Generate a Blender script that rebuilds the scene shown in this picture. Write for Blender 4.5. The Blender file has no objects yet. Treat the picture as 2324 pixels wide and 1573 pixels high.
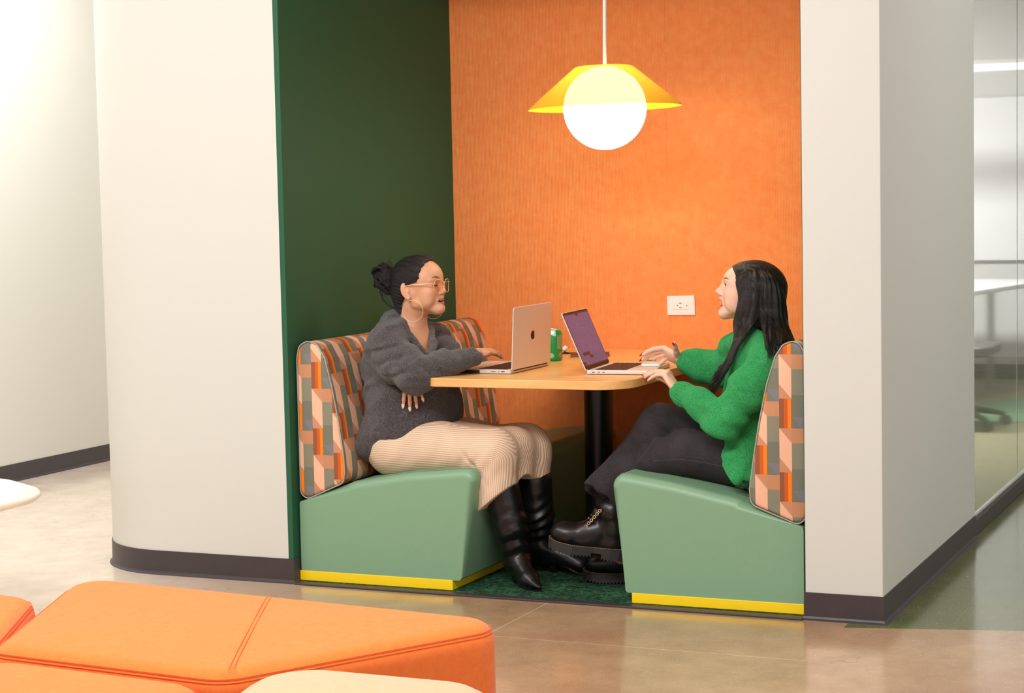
import bpy, bmesh, math, random
import numpy as np
from mathutils import Vector, Matrix
# ---------------------------------------------------------------- camera
S = bpy.context.scene
COL = bpy.context.collection
FPX = 4330.0; YAW = .4132; PITCH = .0759; ROLL = .0208
CAM = np.array([3.417, -5.822, 1.339])
_fw = np.array([-math.sin(YAW)*math.cos(PITCH), math.cos(YAW)*math.cos(PITCH), -math.sin(PITCH)])
_r0 = np.array([math.cos(YAW), math.sin(YAW), 0.0]); _u0 = np.cross(_r0, _fw)
_rt = math.cos(ROLL)*_r0 - math.sin(ROLL)*_u0
_up = math.sin(ROLL)*_r0 + math.cos(ROLL)*_u0
cd = bpy.data.cameras.new('camera'); cam = bpy.data.objects.new('camera', cd); COL.objects.link(cam)
cd.sensor_width = 36.0; cd.lens = FPX/2324.0*36.0; cd.clip_start = .05; cd.clip_end = 60
M = Matrix.Identity(4)
for i in range(3):
    M[i][0] = _rt[i]; M[i][1] = _up[i]; M[i][2] = -_fw[i]; M[i][3] = CAM[i]
cam.matrix_world = M
S.camera = cam
def P(u, v, Y):
    """world point on the plane y=Y measured in the photograph at (u, v)"""
    d = _fw + _rt*(u-1162)/FPX - _up*(v-786.5)/FPX
    return CAM + d*((Y-CAM[1])/d[1])
def PZ(u, v, Z):
    d = _fw + _rt*(u-1162)/FPX - _up*(v-786.5)/FPX
    return CAM + d*((Z-CAM[2])/d[2])
# ---------------------------------------------------------------- colour management, world, lights
S.view_settings.view_transform = 'Standard'
S.view_settings.look = 'None'
S.view_settings.gamma = 1.0
S.view_settings.use_curve_mapping = False
S.view_settings.exposure = 0.0
S.cycles.use_denoising = True
S.cycles.max_bounces = 8
S.cycles.sample_clamp_indirect = 6.0
W = bpy.data.worlds.new('world'); S.world = W; W.use_nodes = True
W.node_tree.nodes['Background'].inputs[0].default_value = (.98, .985, 1.0, 1)
W.node_tree.nodes['Background'].inputs[1].default_value = 1.12
def area(name, loc, target, sx, sy, power, col=(.985, .985, 1.0)):
    l = bpy.data.lights.new(name, 'AREA'); l.shape = 'RECTANGLE'; l.size = sx; l.size_y = sy
    l.energy = power; l.color = col
    o = bpy.data.objects.new(name, l); COL.objects.link(o); o.location = loc
    o.rotation_euler = (Vector(target)-Vector(loc)).to_track_quat('-Z', 'Y').to_euler()
    return o
# ceiling fixtures of the open office in front of the booth
area('ceiling_light_a', (-.6, -2.2, 3.0), (0.2, -1.2, 0), 2.4, .5, 46)
area('ceiling_light_b', (1.6, -3.2, 3.0), (1.2, -1.6, 0), 2.4, .5, 118)
area('ceiling_light_c', (-1.9, .9, 3.0), (-1.9, .9, 0), .4, 2.4, 74)
area('ceiling_light_d', (3.6, 1.2, 3.0), (3.6, 1.2, 0), .4, 2.0, 34)
area('ceiling_light_e', (.9, 5.0, 2.9), (.9, 5.0, 0), 2.0, .6, 400)
# ---------------------------------------------------------------- helpers
def lin(c):
    c = [x/255.0 for x in c]
    return tuple([(x/12.92 if x <= .04045 else ((x+.055)/1.055)**2.4) for x in c] + [1.0])
class NT:
    def __init__(s, name):
        s.m = bpy.data.materials.new(name); s.m.use_nodes = True
        s.t = s.m.node_tree; s.n = s.t.nodes; s.b = s.n['Principled BSDF']; s.o = s.n['Material Output']
    def node(s, ty, **k):
        n = s.n.new(ty)
        for a, b in k.items():
            if a.startswith('i_'):
                key = a[2:]
                n.inputs[int(key) if key.isdigit() else key.replace('_', ' ')].default_value = b
            else: setattr(n, a, b)
        return n
    def link(s, a, b): s.t.links.new(a, b)
    def coord(s, kind='Object', scale=(1, 1, 1)):
        tc = s.node('ShaderNodeTexCoord'); mp = s.node('ShaderNodeMapping'); mp.inputs['Scale'].default_value = scale
        s.link(tc.outputs[kind], mp.inputs['Vector']); return mp.outputs[0]
    def math(s, op, a, b=None, c=None):
        n = s.node('ShaderNodeMath', operation=op)
        for i, x in enumerate((a, b, c)):
            if x is None: continue
            if isinstance(x, (int, float)): n.inputs[i].default_value = x
            else: s.link(x, n.inputs[i])
        return n.outputs[0]
    def mix(s, fac, a, b):
        n = s.node('ShaderNodeMix', data_type='RGBA')
        for sock, x in ((n.inputs[0], fac), (n.inputs[6], a), (n.inputs[7], b)):
            if isinstance(x, (int, float)): sock.default_value = x
            elif isinstance(x, tuple): sock.default_value = x
            else: s.link(x, sock)
        return n.outputs[2]
    def noise(s, vec, scale, detail=3, rough=.5):
        n = s.node('ShaderNodeTexNoise'); n.inputs['Scale'].default_value = scale; n.inputs['Detail'].default_value = detail
        n.inputs['Roughness'].default_value = rough
        s.link(vec, n.inputs['Vector']); return n.outputs['Fac']
    def ramp(s, x, lo, hi):
        n = s.node('ShaderNodeMapRange'); s.link(x, n.inputs[0]); n.inputs[1].default_value = lo; n.inputs[2].default_value = hi
        return n.outputs[0]
    def bump(s, h, strength=.3, dist=.002, normal=None):
        n = s.node('ShaderNodeBump'); n.inputs['Strength'].default_value = strength; n.inputs['Distance'].default_value = dist
        s.link(h, n.inputs['Height'])
        if normal is not None: s.link(normal, n.inputs['Normal'])
        s.link(n.outputs[0], s.b.inputs['Normal']); return n.outputs[0]
def mat(name, rgb, rough=.6, metal=0, spec=.5, var=0, vscale=8, bump=None, sheen=0, coat=0, stretch=(1, 1, 1)):
    t = NT(name); t.b.inputs['Roughness'].default_value = rough; t.b.inputs['Metallic'].default_value = metal
    t.b.inputs['Specular IOR Level'].default_value = spec
    t.b.inputs['Sheen Weight'].default_value = sheen; t.b.inputs['Coat Weight'].default_value = coat
    c = lin(rgb); v = None
    if var or bump: v = t.coord('Object', stretch)
    if var:
        f = t.ramp(t.noise(v, vscale, 4, .6), .3, .7)
        a = tuple([min(1, x*(1-var)) for x in c[:3]]+[1]); b = tuple([min(1, x*(1+var)) for x in c[:3]]+[1])
        t.link(t.mix(f, a, b), t.b.inputs['Base Color'])
    else: t.b.inputs['Base Color'].default_value = c
    if bump: t.bump(t.noise(v, bump[0], 3), bump[1], bump[2] if len(bump) > 2 else .002)
    return t.m
def prop(o, label=None, cat=None, group=None, kind=None):
    if label: o['label'] = label
    if cat: o['category'] = cat
    if group: o['group'] = group
    if kind: o['kind'] = kind
    return o
def obj(name, verts, faces, m, parent=None, smooth=False, uv=None):
    me = bpy.data.meshes.new(name); me.from_pydata([tuple(map(float, v)) for v in verts], [], [tuple(f) for f in faces])
    me.update(); o = bpy.data.objects.new(name, me); COL.objects.link(o)
    for x in (m if isinstance(m, (list, tuple)) else [m]): me.materials.append(x)
    if smooth: me.polygons.foreach_set('use_smooth', [True]*len(me.polygons))
    if uv is not None:
        l = me.uv_layers.new(name='UVMap')
        for p in me.polygons:
            for li, vi in zip(p.loop_indices, p.vertices): l.data[li].uv = uv(p, vi)
    if parent is not None: adopt(o, parent)
    return o
def adopt(o, parent):
    return child_of(o, parent)
def child_of(o, par):
    """parent keeping the world placement (every object here is built in world coordinates)"""
    o.parent = par; o.matrix_parent_inverse = par_world(par).inverted(); return o
def par_world(o):
    m = o.matrix_basis.copy()
    return (par_world(o.parent) @ o.matrix_parent_inverse @ m) if o.parent else m
def empty(name, loc, label, cat, group=None):
    o = bpy.data.objects.new(name, None); COL.objects.link(o); o.location = loc
    o.empty_display_size = .05
    return prop(o, label, cat, group)
class MB:
    """collects shapes, builds one mesh object"""
    def __init__(s): s.v = []; s.f = []
    def add(s, v, f):
        k = len(s.v); s.v += [tuple(map(float, x)) for x in v]; s.f += [tuple(i+k for i in q) for q in f]; return s
    def box(s, x0, y0, z0, x1, y1, z1, Mx=None):
        v = [(x, y, z) for z in (z0, z1) for y in (y0, y1) for x in (x0, x1)]
        if Mx is not None: v = [tuple(Mx @ Vector(p)) for p in v]
        return s.add(v, [(0, 2, 3, 1), (4, 5, 7, 6), (0, 1, 5, 4), (2, 6, 7, 3), (0, 4, 6, 2), (1, 3, 7, 5)])
    def prism(s, poly, z0, z1, Mx=None):
        n = len(poly); v = [(x, y, z0) for x, y in poly]+[(x, y, z1) for x, y in poly]
        if Mx is not None: v = [tuple(Mx @ Vector(p)) for p in v]
        return s.add(v, [tuple(range(n))[::-1], tuple(range(n, 2*n))]+[(i, (i+1) % n, (i+1) % n+n, i+n) for i in range(n)])
    def tube(s, pts, rad, seg=12, caps=True):
        pts = [np.array(p, float) for p in pts]; n = len(pts)
        if isinstance(rad, (int, float)): rad = [rad]*n
        t0 = pts[1]-pts[0]; t0 /= np.linalg.norm(t0)
        a = np.cross(t0, (0, 0, 1)); 
        if np.linalg.norm(a) < .1: a = np.cross(t0, (1, 0, 0))
        a /= np.linalg.norm(a); v = []
        for i, p in enumerate(pts):
            t = pts[min(i+1, n-1)]-pts[max(i-1, 0)]; t = t/max(1e-9, np.linalg.norm(t))
            a = a-t*np.dot(a, t); a /= max(1e-9, np.linalg.norm(a)); b = np.cross(t, a)
            for k in range(seg):
                an = 2*math.pi*k/seg; v.append(p+rad[i]*(a*math.cos(an)+b*math.sin(an)))
        f = [(i*seg+k, i*seg+(k+1) % seg, (i+1)*seg+(k+1) % seg, (i+1)*seg+k) for i in range(n-1) for k in range(seg)]
        if caps: f += [tuple(range(seg))[::-1], tuple(range((n-1)*seg, n*seg))]
        return s.add(v, f)
    def lathe(s, prof, seg=48, c=(0, 0, 0), Mx=None, close=False):
        v = []; n = len(prof)
        for r, z in prof:
            for k in range(seg):
                an = 2*math.pi*k/seg; v.append((c[0]+r*math.cos(an), c[1]+r*math.sin(an), c[2]+z))
        if Mx is not None: v = [tuple(Mx @ Vector(p)) for p in v]
        f = [(i*seg+k, i*seg+(k+1) % seg, (i+1)*seg+(k+1) % seg, (i+1)*seg+k) for i in range(n-1) for k in range(seg)]
        if prof[0][0] > 1e-6: f.append(tuple(range(seg))[::-1])
        if prof[-1][0] > 1e-6: f.append(tuple(range((n-1)*seg, n*seg)))
        return s.add(v, f)
    def ell(s, c, r, R=None, seg=16, rings=10):
        v = []; f = []
        for i in range(rings+1):
            th = math.pi*i/rings
            for k in range(seg):
                ph = 2*math.pi*k/seg; q = np.array([r[0]*math.sin(th)*math.cos(ph), r[1]*math.sin(th)*math.sin(ph), r[2]*math.cos(th)])
                if R is not None: q = R @ q
                v.append(q+np.array(c))
        for i in range(rings):
            for k in range(seg): f.append((i*seg+k, (i+1)*seg+k, (i+1)*seg+(k+1) % seg, i*seg+(k+1) % seg))
        return s.add(v, f)
    def build(s, name, m, parent=None, smooth=False, bevel=0, seg=3, angle=None):
        o = obj(name, s.v, s.f, m, parent, smooth)
        bm = bmesh.new(); bm.from_mesh(o.data); bmesh.ops.remove_doubles(bm, verts=bm.verts, dist=1e-6)
        bmesh.ops.recalc_face_normals(bm, faces=bm.faces); bm.to_mesh(o.data); bm.free()
        if smooth: o.data.polygons.foreach_set('use_smooth', [True]*len(o.data.polygons))
        if bevel:
            b = o.modifiers.new('bevel', 'BEVEL'); b.width = bevel; b.segments = seg; b.limit_method = 'ANGLE'; b.angle_limit = .6
            o.data.polygons.foreach_set('use_smooth', [True]*len(o.data.polygons))
            w = o.modifiers.new('wn', 'WEIGHTED_NORMAL'); w.keep_sharp = False
        elif smooth and angle is not None:
            try: o.data.set_sharp_from_angle(angle=angle)
            except Exception: pass
        return o
def round_poly(pts, rads, seg=8):
    """polygon with rounded corners"""
    out = []; n = len(pts)
    for i in range(n):
        p = np.array(pts[i], float); a = np.array(pts[i-1], float)-p; b = np.array(pts[(i+1) % n], float)-p
        r = rads[i] if isinstance(rads, (list, tuple)) else rads
        if r <= 0: out.append(tuple(p)); continue
        la, lb = np.linalg.norm(a), np.linalg.norm(b); a /= la; b /= lb
        ang = math.acos(max(-1, min(1, float(a@b)))); d = min(r/math.tan(ang/2), la*.48, lb*.48); rr = d*math.tan(ang/2)
        c = p+(a+b)/np.linalg.norm(a+b)*(rr/math.sin(ang/2)); s0 = p+a*d-c; s1 = p+b*d-c
        w = math.acos(max(-1, min(1, float(s0@s1)/rr/rr)))
        for k in range(seg+1):
            t = k/seg; q = (math.sin((1-t)*w)*s0+math.sin(t*w)*s1)/max(1e-9, math.sin(w)); out.append(tuple(c+q))
    return out
def frame(o, x, y, z):
    m = Matrix.Identity(4)
    for i in range(3): m[i][0] = x[i]; m[i][1] = y[i]; m[i][2] = z[i]; m[i][3] = o[i]
    return m
# ================================================================ materials
M_cream = mat('cream_paint', (209, 208, 199), .55, spec=.3, bump=(350, .08, .001))
M_green = mat('dark_green_paint', (38, 90, 62), .6, spec=.3, bump=(350, .08, .001))
M_base = mat('charcoal_vinyl', (62, 54, 56), .45, var=.08, vscale=20)
M_black = mat('black_metal', (14, 13, 13), .35, spec=.5)
def m_orange_wall():
    t = NT('ribbed_orange_felt'); v = t.coord()
    x = t.node('ShaderNodeSeparateXYZ'); t.link(v, x.inputs[0])
    rib = t.math('SINE', t.math('MULTIPLY', x.outputs[0], 2*math.pi/.0062))
    rib = t.math('MULTIPLY_ADD', rib, .5, .5)
    n1 = t.ramp(t.noise(v, 26, 6, .75), .3, .7)
    c = t.mix(n1, lin((246, 140, 76)), lin((253, 160, 94)))
    seam = t.math('LESS_THAN', t.math('ABSOLUTE', t.math('SUBTRACT', x.outputs[0], .94)), .0011)
    c = t.mix(t.math('MULTIPLY', rib, .11), c, lin((190, 80, 34)))
    c = t.mix(t.math('MULTIPLY', seam, .16), c, lin((150, 60, 25)))
    t.link(c, t.b.inputs['Base Color']); t.b.inputs['Roughness'].default_value = .95; t.b.inputs['Specular IOR Level'].default_value = .1
    h = t.math('ADD', t.math('MULTIPLY', rib, -.6), t.math('MULTIPLY', t.noise(v, 500, 2), .5))
    t.bump(h, .5, .002); return t.m
M_orange = m_orange_wall()
def m_floor():
    t = NT('polished_concrete'); v = t.coord()
    x = t.node('ShaderNodeSeparateXYZ'); t.link(v, x.inputs[0]); X, Y = x.outputs[0], x.outputs[1]
    big = t.ramp(t.noise(v, 1.3, 6, .65), .35, .68); mid = t.ramp(t.noise(v, 6, 8, .7), .35, .7); fine = t.ramp(t.noise(v, 160, 2), .6, .75)
    c = t.mix(big, lin((172, 134, 100)), lin((200, 165, 128)))
    c = t.mix(t.math('MULTIPLY', mid, .62), c, lin((150, 114, 84)))
    # the floor colour fades paler towards the left corridor
    wob = t.math('MULTIPLY', t.math('SUBTRACT', t.noise(v, 2.2, 4), .5), .5)
    pale = t.ramp(t.math('ADD', X, wob), .5, -.7)
    c = t.mix(pale, c, t.mix(mid, lin((212, 194, 176)), lin((226, 210, 194))))
    # green stained slab beyond the right pillar
    edge = t.math('SUBTRACT', Y, t.math('MULTIPLY_ADD', t.math('SUBTRACT', X, 2.13), .24, -.045))
    g = t.math('MULTIPLY', t.math('GREATER_THAN', edge, 0.0), t.math('GREATER_THAN', X, 2.0))
    gc = t.mix(mid, lin((78, 90, 42)), lin((112, 114, 64)))
    c = t.mix(g, c, gc)
    c = t.mix(t.math('MULTIPLY', fine, .42), c, lin((235, 215, 190)))
    cr = t.node('ShaderNodeTexVoronoi', feature='DISTANCE_TO_EDGE'); cr.inputs['Scale'].default_value = 2.6
    dv = t.node('ShaderNodeVectorMath', operation='ADD'); nn = t.node('ShaderNodeTexNoise'); nn.inputs['Scale'].default_value = 5
    t.link(v, nn.inputs['Vector']); t.link(v, dv.inputs[0]); sc = t.node('ShaderNodeVectorMath', operation='SCALE'); sc.inputs['Scale'].default_value = .35
    t.link(nn.outputs['Color'], sc.inputs[0]); t.link(sc.outputs[0], dv.inputs[1]); t.link(dv.outputs[0], cr.inputs['Vector'])
    crk = t.math('MULTIPLY', t.math('LESS_THAN', cr.outputs['Distance'], .004), t.math('MULTIPLY', big, .6))
    c = t.mix(crk, c, lin((150, 120, 95)))
    # control joints
    j1 = t.math('LESS_THAN', t.math('ABSOLUTE', t.math('SUBTRACT', Y, -.527)), .0022)
    j2 = t.math('MULTIPLY', t.math('LESS_THAN', t.math('ABSOLUTE', t.math('SUBTRACT', X, .985)), .0028), t.math('GREATER_THAN', Y, -.527))
    j1 = t.math('MULTIPLY', j1, t.math('MULTIPLY', t.math('GREATER_THAN', X, .95), t.math('LESS_THAN', X, 2.0)))
    c = t.mix(t.math('MULTIPLY', t.math('MAXIMUM', j1, j2), .55), c, lin((232, 205, 175)))
    t.link(c, t.b.inputs['Base Color'])
    t.link(t.math('MULTIPLY_ADD', mid, .10, .13), t.b.inputs['Roughness'])
    t.b.inputs['Specular IOR Level'].default_value = .5; t.b.inputs['Coat Weight'].default_value = .25; t.b.inputs['Coat Roughness'].default_value = .12
    t.bump(mid, .05, .002); return t.m
M_floor = m_floor()
M_leather = NT('sage_green_vinyl'); _v = M_leather.coord()
M_leather.b.inputs['Base Color'].default_value = lin((126, 163, 130)); M_leather.b.inputs['Roughness'].default_value = .42
M_leather.bump(M_leather.math('ADD', M_leather.noise(_v, 420, 2), M_leather.math('MULTIPLY', M_leather.noise(_v, 3.5, 2), 9)), .22, .0012)
M_leather = M_leather.m
M_yellow = mat('yellow_laminate', (255, 216, 26), .35)
def m_carpet():
    t = NT('green_loop_carpet'); v = t.coord()
    a = t.ramp(t.noise(v, 70, 4, .8), .42, .62); b = t.ramp(t.noise(v, 9, 3), .35, .65)
    c = t.mix(t.math('MULTIPLY', a, t.math('MULTIPLY_ADD', b, .6, .4)), lin((26, 44, 34)), lin((74, 130, 90)))
    t.link(c, t.b.inputs['Base Color']); t.b.inputs['Roughness'].default_value = 1; t.b.inputs['Specular IOR Level'].default_value = .1
    t.bump(t.noise(v, 260, 3), .8, .004); return t.m
M_carpet = m_carpet()
def m_geo():
    """woven block pattern: striped columns with pink lozenges between grey-green columns (UV in metres)"""
    t = NT('geometric_upholstery'); tc = t.node('ShaderNodeTexCoord'); x = t.node('ShaderNodeSeparateXYZ'); t.link(tc.outputs['UV'], x.inputs[0])
    U, V = x.outputs[0], x.outputs[1]; CW, PER = .0405, .236
    q = t.math('DIVIDE', U, CW*2); j = t.math('FLOOR', q); fr = t.math('MULTIPLY', t.math('FRACT', q), 2.0)
    grey = t.math('GREATER_THAN', fr, 1.0); fu = t.math('FRACT', fr)
    v = t.math('FRACT', t.math('ADD', t.math('DIVIDE', t.math('MULTIPLY', V, -1), PER), t.math('ADD', t.math('MULTIPLY', j, -.36), 40.0)))
    th = t.math('SINE', t.math('MULTIPLY', U, 2*math.pi/.0022)); th = t.math('MULTIPLY_ADD', th, .5, .5)
    brown, rust, amber, tan, pink = lin((160, 92, 58)), lin((206, 96, 44)), lin((246, 150, 44)), lin((208, 148, 112)), lin((240, 184, 152))
    g1, g2, blue = lin((134, 132, 112)), lin((120, 120, 104)), lin((126, 124, 126))
    # striped column
    c = t.mix(t.math('GREATER_THAN', fu, .38), t.mix(t.math('MULTIPLY', th, .5), brown, lin((118, 84, 60))), rust)
    hot = t.math('MULTIPLY', t.math('GREATER_THAN', fu, .68), t.math('LESS_THAN', fu, .96))
    lines = t.math('GREATER_THAN', t.math('SINE', t.math('MULTIPLY', fu, 70.0)), .3)
    c = t.mix(hot, c, t.mix(t.math('MULTIPLY', lines, .7), lin((248, 128, 34)), amber))
    w = t.math('SUBTRACT', v, .40); s = t.math('MULTIPLY', fu, .2)
    inp = t.math('MULTIPLY', t.math('GREATER_THAN', w, s), t.math('LESS_THAN', w, t.math('ADD', s, .40)))
    low = t.mix(inp, t.mix(t.math('MULTIPLY', th, .45), tan, lin((178, 118, 84))), pink)
    c1 = t.mix(t.math('GREATER_THAN', w, 0.0), c, low)
    # grey column
    w2 = t.math('FRACT', t.math('SUBTRACT', v, .40))
    hat = t.math('LESS_THAN', w2, .2)
    w3 = t.math('FRACT', t.math('SUBTRACT', v, .76)); 
    hat2 = t.math('LESS_THAN', w3, -.1)
    bl = t.math('MULTIPLY', t.math('GREATER_THAN', w2, .84), t.math('LESS_THAN', t.math('SUBTRACT', w2, .84), t.math('MULTIPLY', fu, .2)))
    g = t.mix(t.math('GREATER_THAN', w2, .55), t.mix(t.math('MULTIPLY', th, .3), g1, lin((150, 140, 112))), g2)
    g = t.mix(bl, g, blue)
    g = t.mix(hat, g, t.mix(t.math('MULTIPLY', th, .5), lin((204, 146, 108)), lin((168, 112, 78))))
    col = t.mix(grey, c1, g)
    t.link(col, t.b.inputs['Base Color']); t.b.inputs['Roughness'].default_value = .85; t.b.inputs['Specular IOR Level'].default_value = .2
    ov = t.coord(); t.bump(t.math('ADD', th, t.noise(ov, 700, 2)), .25, .0008); return t.m
M_geo = m_geo()
def m_wood():
    t = NT('light_oak_laminate'); v = t.coord('Object', (1.2, 14, 14))
    n = t.ramp(t.noise(v, 3.0, 6, .65), .3, .7)
    c = t.mix(n, lin((224, 166, 98)), lin((240, 190, 122)))
    t.link(c, t.b.inputs['Base Color']); t.b.inputs['Roughness'].default_value = .32; t.b.inputs['Specular IOR Level'].default_value = .5
    return t.m
M_wood = m_wood()
M_pip = mat('grey_piping', (168, 162, 146), .8)
# ================================================================ room shell
def struct(mb, name, m, **k):
    o = mb.build(name, m, **k); o['kind'] = 'structure'; return o
HT = 3.1
struct(MB().box(-6, -9, -.2, 9, 10, 0), 'floor', M_floor)
struct(MB().box(-6, -9, HT, 9, 10, HT+.15), 'ceiling', mat('ceiling_paint', (235, 232, 225), .8))
OW = 1.86; PX = 2.107; D = 1.395; PB = 1.60
# left block: front face, rounded corner, corridor face
cx0, rr = -.58, .37
arc = [(cx0-rr*math.sin(a), rr-rr*math.cos(a)) for a in [math.pi/2*k/24 for k in range(25)]]
lf = [(-.02, 0)]+arc+[(cx0-rr, 4.2), (-.02, 4.2)]
struct(MB().prism(lf, 0, HT), 'wall_front_left', M_cream, smooth=True, angle=.5)
struct(MB().box(-.03, .0015, 0, 0, D+.05, HT), 'wall_left', M_green)
struct(MB().box(-.02, D, 0, OW+.02, D+.12, HT), 'wall_back', M_orange)
struct(MB().box(OW, 0, 0, PX, PB, HT), 'wall_front_right', M_cream, bevel=.003)
struct(MB().box(OW-.0014, .0015, 0, OW-.0002, D, HT), 'wall_right', M_green)
struct(MB().box(-.02, 0.004, 2.42, OW+.02, D, 2.55), 'ceiling_booth', M_cream)
struct(MB().box(-.03, -.0, 2.42, OW+.01, .10, HT), 'wall_header', M_cream)
struct(MB().box(-2.80, -9, 0, -2.65, 10, HT), 'wall_corridor', M_cream)
struct(MB().box(-6, 9.9, 0, 9, 10, HT), 'wall_far', M_cream)
# cove baseboards: a profile swept along the foot of each wall
def baseboard(name, path, h=.088, parent=None):
    prof = [(0, h), (.004, h), (.0045, .012), (.008, .006), (.014, .0025), (.0145, 0), (0, 0)]
    pts = [np.array(p, float) for p in path]; n = len(pts); v = []
    for i in range(n):
        a = pts[i]-pts[max(0, i-1)]; b = pts[min(n-1, i+1)]-pts[i]
        na = np.array([a[1], -a[0]]); nb = np.array([b[1], -b[0]])
        na = na/np.linalg.norm(na) if np.linalg.norm(na) > 0 else None; nb = nb/np.linalg.norm(nb) if np.linalg.norm(nb) > 0 else None
        if na is None: na = nb
        if nb is None: nb = na
        m = na+nb; m = m/(m@na)
        for o, z in prof: v.append((pts[i][0]+m[0]*o, pts[i][1]+m[1]*o, z))
    k = len(prof); f = [(i*k+j, i*k+(j+1) % k, (i+1)*k+(j+1) % k, (i+1)*k+j) for i in range(n-1) for j in range(k)]
    f += [tuple(range(k)), tuple(range((n-1)*k, n*k))[::-1]]
    mb = MB().add(v, f); return struct(mb, name, M_base, smooth=True, angle=.35)
baseboard('baseboard_front_left', [(cx0-rr, 4.1)]+arc[::-1]+[(0, 0), (0, .040)])
baseboard('baseboard_front_right', [(OW, .004), (OW, 0), (PX, 0), (PX, PB)])
baseboard('baseboard_corridor', [(-2.65, -8.9), (-2.65, 9.8)])
# carpet and its edge strip inside the booth
o = MB().box(0, .018, 0, OW-.012, D, .006).build('carpet', M_carpet); prop(o, 'mottled dark green carpet on the floor of the booth', 'carpet', kind='structure')
struct(MB().box(.012, -.022, 0, OW-.006, .0178, .0065), 'trim_1', M_base, bevel=.002)
# glass partition beyond the right pillar
t = NT('clear_glass'); t.b.inputs['Base Color'].default_value = (.93, .96, .93, 1); t.b.inputs['Roughness'].default_value = .02
t.b.inputs['Transmission Weight'].default_value = 1; t.b.inputs['IOR'].default_value = 1.45; M_glass = t.m
struct(MB().box(PX-.05, PB, 0, PX-.002, 9.8, .062), 'trim_2', M_base, bevel=.003)
M_alu = mat('aluminium_trim', (150, 146, 140), .35, metal=.6)
struct(MB().box(PX-.04, PB, .062, PX-.012, 9.8, .072), 'trim_3', M_alu)
y0 = PB
for i, y1 in enumerate((2.775, 4.0, 5.2, 6.4, 7.6, 9.8)):
    struct(MB().box(PX-.032, y0+.003, .070, PX-.020, y1-.003, HT), 'window_%d' % (i+1), M_glass); y0 = y1
# meeting room behind the glass
struct(MB().box(-.02, 1.52, 0, PX-.06, 1.60, HT), 'wall_meeting_room_side', M_cream)
struct(MB().box(-.02, 8.0, 0, PX-.06, 8.1, HT), 'wall_meeting_room_end', mat('pale_grey_paint', (214, 212, 210), .6))
struct(MB().box(-.02, 7.985, 0, PX-.07, 8.0, .11), 'baseboard_meeting_room', mat('umber_vinyl', (84, 74, 60), .5))
struct(MB().box(-.02, 1.6, .001, PX-.06, 7.985, .006), 'trim_4', mat('olive_carpet', (116, 110, 84), .95, var=.18, vscale=30))
g = MB().prism([(.9, 4.9), (2.04, 5.6), (2.04, 7.1), (1.4, 6.6)], .006, .0075).build('rug', mat('muted_green_rug', (72, 98, 70), .95, var=.15, vscale=40))
prop(g, 'muted green floor rug seen through the glass partition', 'rug')
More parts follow.
